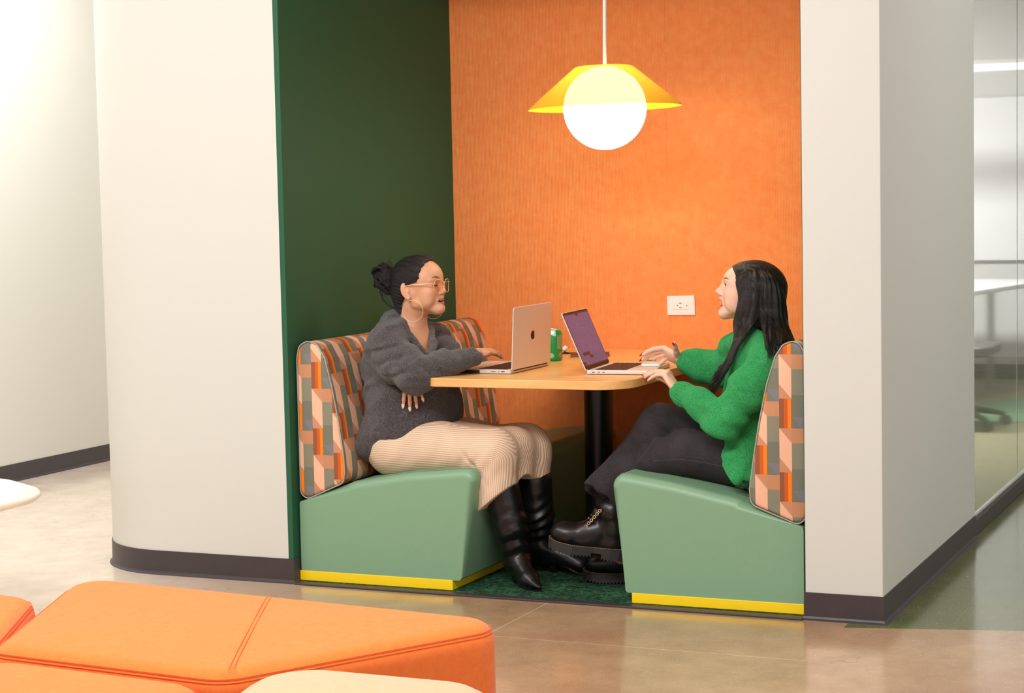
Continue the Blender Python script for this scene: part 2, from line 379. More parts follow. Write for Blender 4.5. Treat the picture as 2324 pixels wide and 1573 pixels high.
# ================================================================ booth furniture
def bench(side):
    L = side == 'L'
    root = empty('bench', (.33 if L else 1.53, .7, 0),
        'sage green vinyl booth bench on yellow plinth under the woman in the grey cardigan' if L else
        'sage green vinyl booth bench on yellow plinth under the woman in the green sweater', 'bench')
    if L:
        seat = [(.008, .041), (.637, .041), (.706, .432), (.44, .405), (.22, .366), (.008, .288)]; rad = [.006, .012, .038, .3, .2, .01]
        pl = (.004, .606); back = [(.012, .286), (.012, .80), (.022, .845), (.055, .862), (.095, .852), (.125, .80), (.150, .70), (.172, .58), (.190, .45), (.192, .40), (.186, .362)]
    else:
        seat = [(1.240, .039), (1.845, .039), (1.845, .286), (1.62, .366), (1.42, .407), (1.186, .442)]; rad = [.012, .006, .01, .2, .3, .045]
        pl = (1.262, 1.846); back = [(1.852, .284), (1.852, .84), (1.838, .872), (1.812, .880), (1.782, .868), (1.757, .83), (1.728, .74), (1.702, .62), (1.682, .50), (1.668, .40), (1.672, .352)]
    MX = Matrix(((1, 0, 0, 0), (0, 0, 1, 0), (0, 1, 0, 0), (0, 0, 0, 1)))   # (x, z) profile extruded along y
    poly = round_poly(seat, rad)
    so = MB().prism(poly, .040, D-.004, MX).build('seat', M_leather, root)
    bm = bmesh.new(); bm.from_mesh(so.data); bm.edges.ensure_lookup_table()
    big = [e for e in bm.edges if all(abs(v_.co.y-.040) < 1e-4 for v_ in e.verts) and (e.verts[0].co.z+e.verts[1].co.z)/2 > .15 and abs(e.verts[0].co.x-e.verts[1].co.x)+abs(e.verts[0].co.z-e.verts[1].co.z) > 1e-5]
    big = [e for e in big if not (abs(e.verts[0].co.x-e.verts[1].co.x) < .002 and (e.verts[0].co.x < .05 or e.verts[0].co.x > 1.8))]
    bmesh.ops.bevel(bm, geom=big, offset=.030, segments=6, profile=.5, affect='EDGES', clamp_overlap=False)
    bm.to_mesh(so.data); bm.free(); so.data.polygons.foreach_set('use_smooth', [True]*len(so.data.polygons)); so.data.set_sharp_from_angle(angle=.55)
    wn = so.modifiers.new('wn', 'WEIGHTED_NORMAL'); wn.keep_sharp = True
    seam = [q for q in poly if q[1] > .34 and (.2 < q[0] < .675 if L else 1.215 < q[0] < 1.66)]
    seam = [q for i_, q in enumerate(seam) if q[1] > .36]
    seam.sort()
    sm = MB(); sm.tube([(a_, .0735, b_+.0006) for a_, b_ in seam], .0011, 6)
    sm.build('seat_seam', mat('dark_seam_green', (96, 134, 106), .6), root)  # seam line in a darker green than the vinyl
    # stitched seam parallel to the front and end edges of the seat
    fx = (.672 if L else 1.222); zz = .4345 if L else .4385
    pl_ = [(pl[0], .037, 0.006), (pl[1], .037, .006)]
    p = MB().box(pl[0], .037, .0061, pl[1], D-.004, .041 if L else .039); p.build('plinth', M_yellow, root, bevel=.0015, seg=2)
    # backrest: smooth profile, UV in metres
    pb = round_poly(back, .03, 5); n = len(pb)
    ys = [.040, .0415, .046, .056]+list(np.linspace(.10, D-.02, 26))+[D-.004]
    c = np.mean(np.array(pb), 0); v = []
    for y in ys:
        d = max(0, .056-y); e = .016-math.sqrt(max(0, .016**2-d**2)) if d > 0 else 0
        for q in pb:
            q = np.array(q); r = c-q; q2 = q+r/max(1e-6, np.linalg.norm(r))*e; v.append((q2[0], y, q2[1]))
    f = [(i*n+k, i*n+(k+1) % n, (i+1)*n+(k+1) % n, (i+1)*n+k) for i in range(len(ys)-1) for k in range(n)]
    f += [tuple(range(n)), tuple(range((len(ys)-1)*n, len(ys)*n))[::-1]]
    arc = [0]
    for k in range(1, n): arc.append(arc[-1]+math.dist(pb[k], pb[k-1]))
    def uv(p, vi):
        q = v[vi]
        if p.loop_total > 4 or max(v[i][1] for i in p.vertices) < .05: return ((q[0]+.0105 if L else q[0]+.013), q[2]+(.07 if L else .03))
        k = vi % n; kk = arc[k]
        if 0 in [i % n for i in p.vertices] and k == n-1 and max(i % n for i in p.vertices) == n-1 and min(i % n for i in p.vertices) == 0: pass
        return (q[1]+.02, 2.0-kk)
    o = obj('backrest', v, f, M_geo, root, uv=uv)
    bm = bmesh.new(); bm.from_mesh(o.data); bmesh.ops.recalc_face_normals(bm, faces=bm.faces); bm.to_mesh(o.data); bm.free()
    o.data.polygons.foreach_set('use_smooth', [True]*len(o.data.polygons)); o.data.set_sharp_from_angle(angle=.9)
    loop = [(q[0], .0435, q[1]) for q in pb]; loop = loop[:]+[loop[0]]
    MB().tube(loop, .0024, 8, False).build('piping', M_pip, o if False else root, smooth=True)
    return root
bench('L'); bench('R')
# table
tb = empty('table', (.88, .72, 0), 'light oak table with rounded corners on a round black column between the benches', 'table')
TZ = .738
top = round_poly([(.512, .058), (1.240, .058), (1.240, D-.002), (.512, D-.002)], [.04, .13, .004, .004], 12)
MB().prism(top, TZ-.030, TZ).build('tabletop', M_wood, tb, bevel=.003, seg=3)
MB().lathe([(.053, .02), (.053, TZ-.045)], 40, (.880, .75, 0)).build('column', M_black, tb, smooth=True, angle=.6)
MB().lathe([(.27, .006), (.27, .014), (.25, .020), (.06, .030), (.055, .05)], 48, (.880, .75, 0)).build('base_plate', M_black, tb, smooth=True, angle=.5)
MB().lathe([(.16, TZ-.046), (.16, TZ-.0305)], 40, (.880, .75, 0)).build('mounting_plate', M_black, tb, smooth=True, angle=.6)
# pendant lamp
LC = np.array([.926, .75, 1.672])
lp = empty('pendant_lamp', tuple(LC), 'yellow cone pendant lamp with glowing white globe above the booth table', 'lamp')
tilt = Matrix.Translation(Vector(LC)) @ Matrix.Rotation(math.radians(-.9), 4, 'Y') @ Matrix.Translation(-Vector(LC))
t = NT('glowing_opal_glass'); t.b.inputs['Base Color'].default_value = (1, 1, 1, 1); t.b.inputs['Emission Color'].default_value = (1, .93, .82, 1); t.b.inputs['Emission Strength'].default_value = 13
MB().ell(LC, (.152, .152, .152), None, 48, 28).build('globe', t.m, lp, smooth=True)
t = NT('perforated_yellow_metal')
t.b.inputs['Base Color'].default_value = lin((236, 190, 44)); t.b.inputs['Roughness'].default_value = .5
tr = t.node('ShaderNodeBsdfTransparent'); mx = t.node('ShaderNodeMixShader'); mx.inputs[0].default_value = .745
t.link(tr.outputs[0], mx.inputs[1]); t.link(t.b.outputs[0], mx.inputs[2])
tl = t.node('ShaderNodeBsdfTranslucent'); tl.inputs[0].default_value = lin((255, 205, 90)); mx2 = t.node('ShaderNodeMixShader'); mx2.inputs[0].default_value = .10
t.link(mx.outputs[0], mx2.inputs[1]); t.link(tl.outputs[0], mx2.inputs[2]); t.link(mx2.outputs[0], t.o.inputs['Surface'])
sh = [(.0, .150), (.098, .150), (.107, .147), (.116, .140), (.283, .000), (.283, -.002), (.281, -.002), (.114, .137), (.106, .144), (.098, .147), (.0, .147)]
MB().lathe(sh, 72, tuple(LC+np.array([0, 0, .002])), tilt).build('lamp_shade', t.m, lp, smooth=True, angle=.5)
MB().tube([LC+np.array([0.0023, 0, .152]), (LC[0]+.0115, LC[1], 2.415)], .0075, 14).build('rod', mat('white_metal', (240, 236, 228), .4), lp, smooth=True, angle=.6)
MB().lathe([(.055, 2.40), (.055, 2.42)], 30, (LC[0]+.0115, LC[1], 0)).build('ceiling_canopy', mat('white_metal_canopy', (236, 232, 225), .4), lp, smooth=True, angle=.6)
# wall outlet
ot = empty('wall_outlet', (.992, D-.003, .912), 'white wall outlet plate with usb ports on the orange felt wall', 'outlet')
MB().box(.935, D-.007, .874, 1.050, D, .951, Matrix.Translation((.992, D, .912)) @ Matrix.Rotation(math.radians(-1.0), 4, 'Y') @ Matrix.Translation((-.992, -D, -.912))).build('cover_plate', mat('white_plastic', (244, 238, 236), .35), ot, bevel=.002)
MB().box(.961, D-.009, .896, 1.023, D-.006, .930).build('receptacle', mat('warm_white_plastic', (246, 241, 234), .3), ot, bevel=.001)
M_slot = mat('dark_slot', (60, 46, 40), .6); M_slot2 = mat('taupe_slot', (176, 160, 136), .6)
for x, z in ((.991, .921), (.991, .904)): MB().box(x-.006, D-.0094, z-.0022, x+.006, D-.0088, z+.0022).build('usb_port', M_slot2, ot)
for x in (.9785, 1.018): MB().lathe([(.0022, 0), (.0022, .0006)], 12, (0, 0, 0), Matrix.Translation((x, D-.0088, .912)) @ Matrix.Rotation(math.radians(90), 4, 'X')).build('ground_hole', M_slot, ot)
M_slot3 = mat('pale_slot', (222, 212, 200), .6)
for x in (.967, 1.006):
    for z in (.920, .904): MB().box(x-.003, D-.0094, z-.0008, x+.003, D-.0088, z+.0008).build('blade_slot', M_slot3, ot)
# laptops ------------------------------------------------------------
M_silver = mat('silver_aluminium', (222, 214, 206), .38, metal=.35, spec=.5)
M_key = mat('black_keys', (34, 26, 24), .5); M_bezel = mat('black_glass_bezel', (30, 18, 14), .4, spec=.2)
def text_rows(mb, x0, x1, y0, y1, z, rows, rnd, fill=.8, h=.0016):
    for r in range(rows):
        y = y0+(y1-y0)*(r+.5)/rows; x = x0
        while x < x1*fill+x0*(1-fill):
            w = rnd.uniform(.003, .010)
            if rnd.random() < .75: mb.box(x, y-h/2, z, min(x+w, x1), y+h/2, z+.0002)
            x += w+.0025
def laptop(name_label, hinge_near, ang, W, Dp, lid_len, open_deg, flip, sid):
    """local frame: x from hinge to the front edge, y along the hinge away from the camera"""
    root = empty('laptop', tuple(hinge_near)+(TZ,), name_label, 'laptop')
    ca, sa = math.cos(ang), math.sin(ang)
    ex = Vector((ca, sa, 0)); ey = Vector((-sa, ca, 0)) if not flip else Vector((sa, -ca, 0))
    B = frame((hinge_near[0], hinge_near[1], TZ), ex, ey, Vector((0, 0, 1)))
    poly = round_poly([(0, 0), (Dp, 0), (Dp, W), (0, W)], [.002, .011, .011, .002], 6)
    MB().prism(poly, .0016, .0150, B).build('base', M_silver, root, bevel=.0022, seg=3)
    for x in (.02, Dp-.02):
        for y in (.02, W-.02): MB().lathe([(.006, 0.0002), (.006, .0018)], 12, (0, 0, 0), B @ Matrix.Translation((x, y, 0))).build('rubber_foot', M_key, root)
    k = MB().box(.022, .022, .0149, .022+.112, W-.022, .0152, B); k.build('keyboard_well', M_bezel, root)
    k = MB(); kw = (W-.050)/14
    for r in range(6):
        for c in range(14):
            if r == 5 and 4 <= c <= 8:
                if c == 4: k.box(.0245+r*.0182, .025+c*kw, .0152, .0245+r*.0182+.0155, .025+(c+5)*kw-.002, .0162, B)
                continue
            k.box(.0245+r*.0182, .025+c*kw, .0152, .0245+r*.0182+.0155, .025+(c+1)*kw-.0025, .0162, B)
    o = k.build('keys', M_key, root); o['kind'] = 'stuff'
    MB().prism(round_poly([(.142, W/2-.065), (Dp-.006, W/2-.065), (Dp-.006, W/2+.065), (.142, W/2+.065)], .004, 4), .0149, .01515, B).build('trackpad', mat('trackpad_grey', (206, 196, 188), .3, metal=.3), root)
    # ports on the near side
    pm = MB()
    for (a, b, h) in ((.018, .028, .0030), (.040, .0475, .0024), (.056, .0635, .0024)) if sid else ((.022, .036, .0035), (.042, .048, .002), (.056, .074, .0022)):
        pm.box(a, -.0003, .0085-h/2, b, .0006, .0085+h/2, B)
    pm.build('port', M_slot, root)
    # lid
    th = math.radians(180-open_deg)          # lid direction measured from +x
    lx = Vector((ca*math.cos(math.pi-th), sa*math.cos(math.pi-th), math.sin(math.pi-th)))
    lx = (ex*math.cos(math.radians(open_deg))+Vector((0, 0, 1))*math.sin(math.radians(open_deg))).normalized()
    nz = lx.cross(ey) if not flip else ey.cross(lx)   # inside (screen) normal
    if nz.dot(ex) < 0: nz = -nz
    Hn = B @ Vector((-.002, 0, .0135))
    Lm = frame(Hn, lx, ey, nz)
    MB().prism(round_poly([(.0, 0), (lid_len, 0), (lid_len, W), (.0, W)], [.004, .011, .011, .004], 6), -.0045, 0, Lm).build('lid', M_silver, root, bevel=.0018, seg=3)
    MB().tube([Hn+ey*.03, Hn+ey*(W-.03)], .0045, 10).build('hinge', M_bezel, root, smooth=True, angle=.6)
    MB().prism(round_poly([(.004, .003), (lid_len-.003, .003), (lid_len-.003, W-.003), (.004, W-.003)], .008, 4), 0, .0005, Lm).build('bezel', M_bezel, root)
    return root, Lm, B
# left laptop: its lid shows the back with the bitten-fruit mark
l1, Lm1, B1 = laptop('silver laptop with its lid back and dark fruit emblem toward the camera', (.750, .243), math.pi, .348, .240, .220, 93, True, 0)
MB().box(.118, -.0012, .0022, .236, .0008, .0130, B1).build('black_edge_strip', M_key, l1)  # black strip along the front half of the base's near side
# bitten-fruit emblem inlaid in the lid back
def emblem(Lm, cx, cy, s, zoff):
    pts = []
    for k in range(48):
        a = 2*math.pi*k/48; x = .46*math.sin(a); y = .44*math.cos(a)
        y = y*(1.0)-.07*math.exp(-(x/.13)**2)*(1 if y > 0 else -0.7)      # dents top and bottom
        x *= (1.0-.12*max(0, -y/.44)**2)
        pts.append((x, y))
    bite = np.array([.56, .07]); rb = .235
    out = []
    for x, y in pts:
        d = np.array([x, y])-bite; n = np.linalg.norm(d)
        if n < rb: d = d/n*rb; x, y = bite+d*1.0 if d[0] < 0 else (x, y); 
        out.append((x, y))
    out = [p for p in out if not (p[0] > .40 and math.hypot(p[0]-.56, p[1]-.07) < rb-.001)]
    T = Lm @ Matrix(((0, 1, 0, cx), (1, 0, 0, cy), (0, 0, 1, 0), (0, 0, 0, 1)))
    mb = MB().prism([(x*s, y*s) for x, y in out], zoff-.0003, zoff, T)
    leaf = [(.02, .50), (.04, .62), (.12, .70), (.20, .73), (.19, .62), (.12, .54)]
    return mb, MB().prism([(x*s, y*s) for x, y in leaf], zoff-.0003, zoff, T)
e1, e2 = emblem(Lm1, .112, .176, .038, -.0045)
M_mark = mat('dark_mirror_inlay', (44, 26, 16), .5, spec=.2)
eo = e1.build('fruit_emblem', M_mark, l1); e2.build('emblem_leaf', mat('bright_inlay', (200, 190, 180), .2, metal=.5), l1)
# right laptop: screen on
l2, Lm2, B2 = laptop('silver laptop with a lit purple screen in front of the woman in green', (1.020, .283), math.radians(5.5), .3126, .2212, .2165, 113, False, 1)
def emit(name, rgb, s=1.0, rough=.6):
    t = NT(name); t.b.inputs['Base Color'].default_value = (.01, .01, .01, 1); t.b.inputs['Roughness'].default_value = rough; t.b.inputs['Specular IOR Level'].default_value = .15
    t.b.inputs['Emission Color'].default_value = lin(rgb); t.b.inputs['Emission Strength'].default_value = s; return t.m
MB().box(.012, .007, .0005, .208, .3056, .0008, Lm2).build('screen', emit('purple_screen', (128, 84, 106), 1), l2)
scr = MB()
scr.box(.012, .007, .0008, .017, .3056, .0010, Lm2); scr.box(.203, .007, .0008, .208, .3056, .0010, Lm2); scr.box(.196, .140, .0008, .208, .172, .0011, Lm2)
scr.box(.012, .007, .0008, .030, .036, .0010, Lm2); scr.box(.050, .040, .0008, .062, .125, .0010, Lm2); scr.box(.038, .110, .0008, .049, .150, .0010, Lm2)
scr.build('screen_bars', emit('maroon_screen', (104, 50, 30), 1), l2)
rn = random.Random(4); tx = MB()
for r in range(26):
    a = .190-r*.0052; y = .05+rn.random()*.03
    while y < .25:
        w = rn.uniform(.004, .012)
        if rn.random() < .35: tx.box(a, y, .0008, a+.0016, y+w, .00095, Lm2)
        y += w+.004
tx.build('screen_text', emit('screen_glyphs', (146, 108, 120), 1), l2)['kind'] = 'stuff'
tx = MB()
for r, (a, y0, y1) in enumerate(((.044, .16, .29), (.034, .09, .29), (.026, .07, .26), (.020, .10, .22))):
    y = y0
    while y < y1:
        w = rn.uniform(.004, .014); tx.box(a, y, .0008, a+.0024, y+w, .00095, Lm2); y += w+.005
tx.build('screen_dock', emit('screen_dock_icons', (104, 78, 74), 1), l2)['kind'] = 'stuff'
# green can
CC = PZ(1257, 819, TZ); cx, cy = CC[0], CC[1]
cn = empty('drink_can', (cx, cy, TZ), 'green drink can standing on the table between the two laptops', 'can')
t = NT('green_printed_can'); v = t.coord(); x = t.node('ShaderNodeSeparateXYZ'); t.link(v, x.inputs[0])
an = t.math('ARCTAN2', t.math('SUBTRACT', x.outputs[1], cy), t.math('SUBTRACT', x.outputs[0], cx)); zz = t.math('SUBTRACT', x.outputs[2], TZ)
pan = t.math('MULTIPLY', t.math('MULTIPLY', t.math('GREATER_THAN', an, -.75), t.math('LESS_THAN', an, .35)), t.math('MULTIPLY', t.math('GREATER_THAN', zz, .045), t.math('LESS_THAN', zz, .098)))
ln = t.math('GREATER_THAN', t.math('SINE', t.math('MULTIPLY', zz, 1100.0)), .2)
c = t.mix(pan, lin((44, 158, 82)), t.mix(t.math('MULTIPLY', ln, .6), lin((150, 172, 128)), lin((120, 140, 96))))
bl = t.math('LESS_THAN', t.math('ADD', t.math('POWER', t.math('MULTIPLY', t.math('SUBTRACT', an, -.25), .033), 2.0), t.math('POWER', t.math('SUBTRACT', zz, .024), 2.0)), .00012)
bl2 = t.math('LESS_THAN', t.math('ADD', t.math('POWER', t.math('MULTIPLY', t.math('SUBTRACT', an, -1.45), .033), 2.0), t.math('POWER', t.math('SUBTRACT', zz, .022), 2.0)), .00009)
c = t.mix(bl, c, lin((170, 150, 84))); c = t.mix(bl2, c, lin((170, 214, 172)))
wv = t.math('MULTIPLY', t.math('GREATER_THAN', zz, t.math('MULTIPLY_ADD', t.math('SINE', t.math('MULTIPLY', an, 2.2)), .006, .100)), t.math('LESS_THAN', an, -.9))
c = t.mix(wv, c, lin((190, 232, 205)))
t.link(c, t.b.inputs['Base Color']); t.b.inputs['Roughness'].default_value = .3; t.b.inputs['Metallic'].default_value = .25
MB().lathe([(.0, .003), (.022, .003), (.026, 0), (.0315, .009), (.033, .014), (.033, .102), (.0305, .111), (.0275, .1165)], 48, (cx, cy, TZ)).build('body', t.m, cn, smooth=True, angle=.8)
MB().lathe([(.0275, .1165), (.0275, .1195), (.0262, .1205), (.0252, .1195), (.0248, .1150), (.0, .1150)], 48, (cx, cy, TZ)).build('lid', mat('can_aluminium', (225, 222, 218), .25, metal=.7), cn, smooth=True, angle=.6)
MB().box(cx-.012, cy-.006, TZ+.1152, cx+.010, cy+.006, TZ+.1164).build('pull_tab', M_alu, cn, bevel=.001)
# dark flat notebook, its pen loop and a white earbud case near the wall
nb = empty('notebook', (.70, 1.06, TZ), 'small brown notebook lying on the table behind the green can', 'notebook')
T = Matrix.Translation((.745, 1.02, TZ)) @ Matrix.Rotation(.35, 4, 'Z')
MB().box(-.075, -.05, 0, .075, .05, .0025, T).box(-.075, -.05, .0095, .075, .05, .0115, T).box(-.075, .044, .0, -.0, .0505, .0115, T).build('cover', mat('brown_leather', (98, 54, 34), .5), nb, bevel=.0008)
MB().box(-.072, -.047, .0025, .072, .046, .0095, T).build('pages', mat('dark_paper', (170, 120, 70), .8), nb)
ec = PZ(1282, 803, TZ)
eb = empty('desk_charger', tuple(ec), 'small white oval charger head with a bent black cable behind the green can', 'charger')
MB().ell(P(1282.5, 791, ec[1]), (.010, .016, .011), None, 24, 14).build('charger_head', mat('glossy_white', (246, 240, 232), .25), eb, smooth=True)
a = P(1283, 797, ec[1]); b = P(1280, 802, ec[1])
MB().tube([P(1279, 793, ec[1]), P(1281, 797, ec[1]), P(1283, 801, ec[1]), P(1282, 804, ec[1])], .0022, 8).build('cable', M_key, eb, smooth=True)
MB().lathe([(.020, 0), (.020, .004), (.006, .007)], 28, (ec[0]+.004, ec[1], TZ)).build('base', M_key, eb, smooth=True, angle=.5)
# phone lying on the far palm rest of the right laptop
pc = B2 @ Vector((.176, .238, .0152)); T = Matrix.Translation(pc) @ Matrix.Rotation(-1.35, 4, 'Z')
ph = empty('phone', tuple(pc), 'white phone with a camera bump lying on the corner of the purple screen laptop', 'phone')
MB().prism(round_poly([(-.072, -.035), (.072, -.035), (.072, .035), (-.072, .035)], .010, 6), .0005, .0085, T).build('body', mat('white_phone_glass', (240, 232, 224), .15), ph, bevel=.0018)
MB().prism(round_poly([(-.070, -.033), (-.034, -.033), (-.034, .004), (-.070, .004)], .007, 5), .0085, .0105, T).build('camera_bump', mat('phone_bump', (190, 168, 150), .2), ph, bevel=.0006)
for x, y in ((-.060, -.023), (-.060, -.006), (-.044, -.014)): MB().lathe([(.0065, .0105), (.0065, .0120), (.0, .0122)], 20, (0, 0, 0), T @ Matrix.Translation((x, y, 0))).build('camera_lens', M_bezel, ph, smooth=True, angle=.5)
# ottomans in front ----------------------------------------------------
def m_felt(name, a, b):
    t = NT(name); v = t.coord(); n = t.ramp(t.noise(v, 55, 8, .8), .3, .7)
    t.link(t.mix(n, lin(a), lin(b)), t.b.inputs['Base Color']); t.b.inputs['Roughness'].default_value = .95; t.b.inputs['Specular IOR Level'].default_value = .15
    t.b.inputs['Sheen Weight'].default_value = .15
    t.bump(t.noise(v, 800, 2), .35, .0008); return t.m
M_felt = m_felt('orange_wool_felt', (230, 110, 44), (241, 128, 60)); M_feltc = m_felt('cream_wool_felt', (198, 158, 124), (208, 170, 136))
def ottoman(label, poly, m, h=.44, seams=(), rc=.085, re=.046, z0=.03):
    c = np.mean(np.array(poly), 0)
    root = empty('ottoman', (c[0], c[1], 0), label, 'ottoman')
    pp = round_poly(poly, rc, 12); n = len(pp); pp = np.array(pp)
    # inset rings for the soft top edge
    def inset(d):
        out = []
        for i in range(n):
            a = pp[i]-pp[i-1]; b = pp[(i+1) % n]-pp[i]; na = np.array([-a[1], a[0]]); nb_ = np.array([-b[1], b[0]])
            na = na/max(1e-9, np.linalg.norm(na)); nb_ = nb_/max(1e-9, np.linalg.norm(nb_)); q = na+nb_; q = q/max(1e-9, np.linalg.norm(q))
            out.append(pp[i]+q*d)
        return out
    area_ = sum(pp[i-1][0]*pp[i][1]-pp[i][0]*pp[i-1][1] for i in range(n)); sg = 1 if area_ > 0 else -1
    rings = [(0, z0), (0, z0+.02), (0, h-re-.02), (0, h-re)]
    for k in range(1, 9):
        a = math.pi/2*k/8; rings.append((re*(1-math.cos(a)), h-re+re*math.sin(a)))
    rings += [(re+.012, h+.0015), (re+.03, h+.003)]
    v = []
    for d, z in rings:
        for q in inset(sg*d): v.append((q[0], q[1], z))
    f = [(i*n+k, i*n+(k+1) % n, (i+1)*n+(k+1) % n, (i+1)*n+k) for i in range(len(rings)-1) for k in range(n)]
    f += [tuple(range(n))[::-1]]; v.append((c[0], c[1], h+.006)); b0 = (len(rings)-1)*n
    f += [(b0+k, b0+(k+1) % n, len(v)-1) for k in range(n)]
    MB().add(v, f).build('cushion', m, root, smooth=True)
    sm = MB(); loop = [(q[0], q[1], h-re*.36) for q in inset(sg*re*.17)]
    sm.tube(loop+[loop[0]], .0011, 6, False); loop = [(q[0], q[1], h-re*.36-.007) for q in inset(sg*re*.10)]
    sm.tube(loop+[loop[0]], .0007, 6, False)
    for a, b in seams:
        a = np.array(a); b = np.array(b); d = (b-a)/np.linalg.norm(b-a); nn = np.array([-d[1], d[0]])
        for off in (-.0045, .0045):
            L = []
            for k in range(25):
                s = k/24; q = a+(b-a)*s+nn*off
                L.append((q[0], q[1], h+.0028+.003*min(1, 4*min(s, 1-s))))
            sm.tube(L, .0009, 6)
    sm.build('seam_stitching', mat(m.name+'_seam', (226, 96, 40) if m is M_felt else (214, 180, 148), .9), root, smooth=True)
    MB().prism([tuple(q) for q in inset(sg*.03)], 0, z0).build('plinth', M_black, root)
    return root
A, Bp, Cp, Dd = (.555, -1.995), (1.815, -2.115), (1.450, -2.752), (.850, -2.705)
ottoman('large orange half hexagon ottoman with a centre seam in the foreground', [A, Bp, Cp, Dd], M_felt, h=.446, seams=[((1.165, -2.10), (1.447, -2.715))])
ottoman('orange ottoman cut off at the left edge beside the largest one', [(.56, -2.16), (.80, -2.62), (.45, -3.2), (-.15, -2.8), (-.05, -2.05)], M_felt, h=.425)
ottoman('orange ottoman at the bottom left corner in front of the largest one', [(.86, -2.738), (1.455, -2.786), (1.55, -3.3), (.95, -3.3)], M_felt, rc=.11)
ottoman('cream ottoman at the bottom edge in front of the largest orange one', [(1.515, -2.672), (1.95, -2.672), (2.25, -3.00), (1.80, -3.35), (1.61, -3.15)], M_feltc, h=.46, rc=.12, re=.04)
# cream mushroom stool by the corridor
sc = empty('stool', (-.856, -.785, 0), 'round cream stool with a domed seat cut off by the left edge near the corridor', 'stool')
MB().lathe([(.0, .345), (.20, .350), (.285, .372), (.298, .385), (.290, .398), (.22, .425), (.12, .440), (.0, .445)], 64, (-.856, -.785, 0)).build('seat', mat('cream_shell', (246, 232, 212), .45), sc, smooth=True)
MB().lathe([(.17, 0), (.17, .015), (.06, .05), (.05, .20), (.10, .348)], 48, (-.856, -.785, 0)).build('pedestal', mat('cream_shell_base', (238, 224, 204), .45), sc, smooth=True, angle=.7)
# swivel chair seen through the glass
def office_chair(cx, cy, rot):
    r = empty('office_chair', (cx, cy, 0), 'dark swivel chair on casters behind the glass partition', 'chair')
    m = mat('dark_chair_plastic', (58, 52, 46), .5)
    for k in range(5):
        a = rot+2*math.pi*k/5; dx, dy = math.cos(a), math.sin(a)
        l = MB().tube([(cx+dx*.02, cy+dy*.02, .105), (cx+dx*.16, cy+dy*.16, .098), (cx+dx*.30, cy+dy*.30, .072)], [.024, .019, .014], 10).build('leg', m, r, smooth=True)
        w = MB(); w.tube([(cx+dx*.295, cy+dy*.295, .075), (cx+dx*.295, cy+dy*.295, .04)], .007, 8)
        for s in (-1, 1):
            c = np.array([cx+dx*.305-dy*s*.013, cy+dy*.305+dx*s*.013, .0375]); e = np.array([-dy*s*.009, dx*s*.009, 0])
            w.tube([c-e, c+e], .028, 16)
        w.build('caster', M_black, l)
    MB().tube([(cx, cy, .09), (cx, cy, .42)], [.03, .022], 16).build('gas_lift', M_black, r, smooth=True)
    MB().prism(round_poly([(cx-.24, cy-.24), (cx+.24, cy-.24), (cx+.24, cy+.24), (cx-.24, cy+.24)], .08), .42, .48).build('seat', m, r, bevel=.02)
    MB().box(cx-.28, cy-.22, .56, cx-.24, cy+.22, .98).box(cx-.27, cy-.03, .44, cx-.24, cy+.03, .6).build('backrest', m, r, bevel=.02)
office_chair(1.36, 5.10, -.75)
# white conference table and whiteboard deeper in that room
cf = empty('conference_table', (1.0, 6.6, 0), 'white conference table seen dimly through the glass partition', 'table')
MB().prism([(.2, 5.6), (1.28, 5.6), (1.62, 7.5), (.2, 7.5)], .71, .74).build('tabletop', mat('white_laminate', (236, 232, 232), .4), cf, bevel=.004)
for x in (.4, 1.2):
    for y in (5.8, 7.3): MB().tube([(x, y, .0085), (x, y, .71)], .025, 12).build('leg', M_alu, cf)
wb = MB().box(.25, 7.96, .85, 1.95, 7.984, 2.0).build('whiteboard', mat('whiteboard_surface', (236, 234, 236), .25), None, bevel=.004)
prop(wb, 'large white board on the end wall behind the glass partition', 'whiteboard')
ll = empty('linear_light', (1.2, 6.6, 2.12), 'long white linear pendant light behind the glass partition', 'lamp')
MB().box(-.1, 6.57, 2.145, 1.98, 6.63, 2.17).build('housing', M_alu, ll)
MB().box(-.1, 6.566, 2.105, 1.98, 6.634, 2.145).build('diffuser', emit('led_diffuser', (255, 255, 250), 3), ll)
for x in (.3, 1.6): MB().tube([(x, 6.6, 2.17), (x, 6.6, HT)], .003, 6).build('suspension_wire', M_alu, ll)
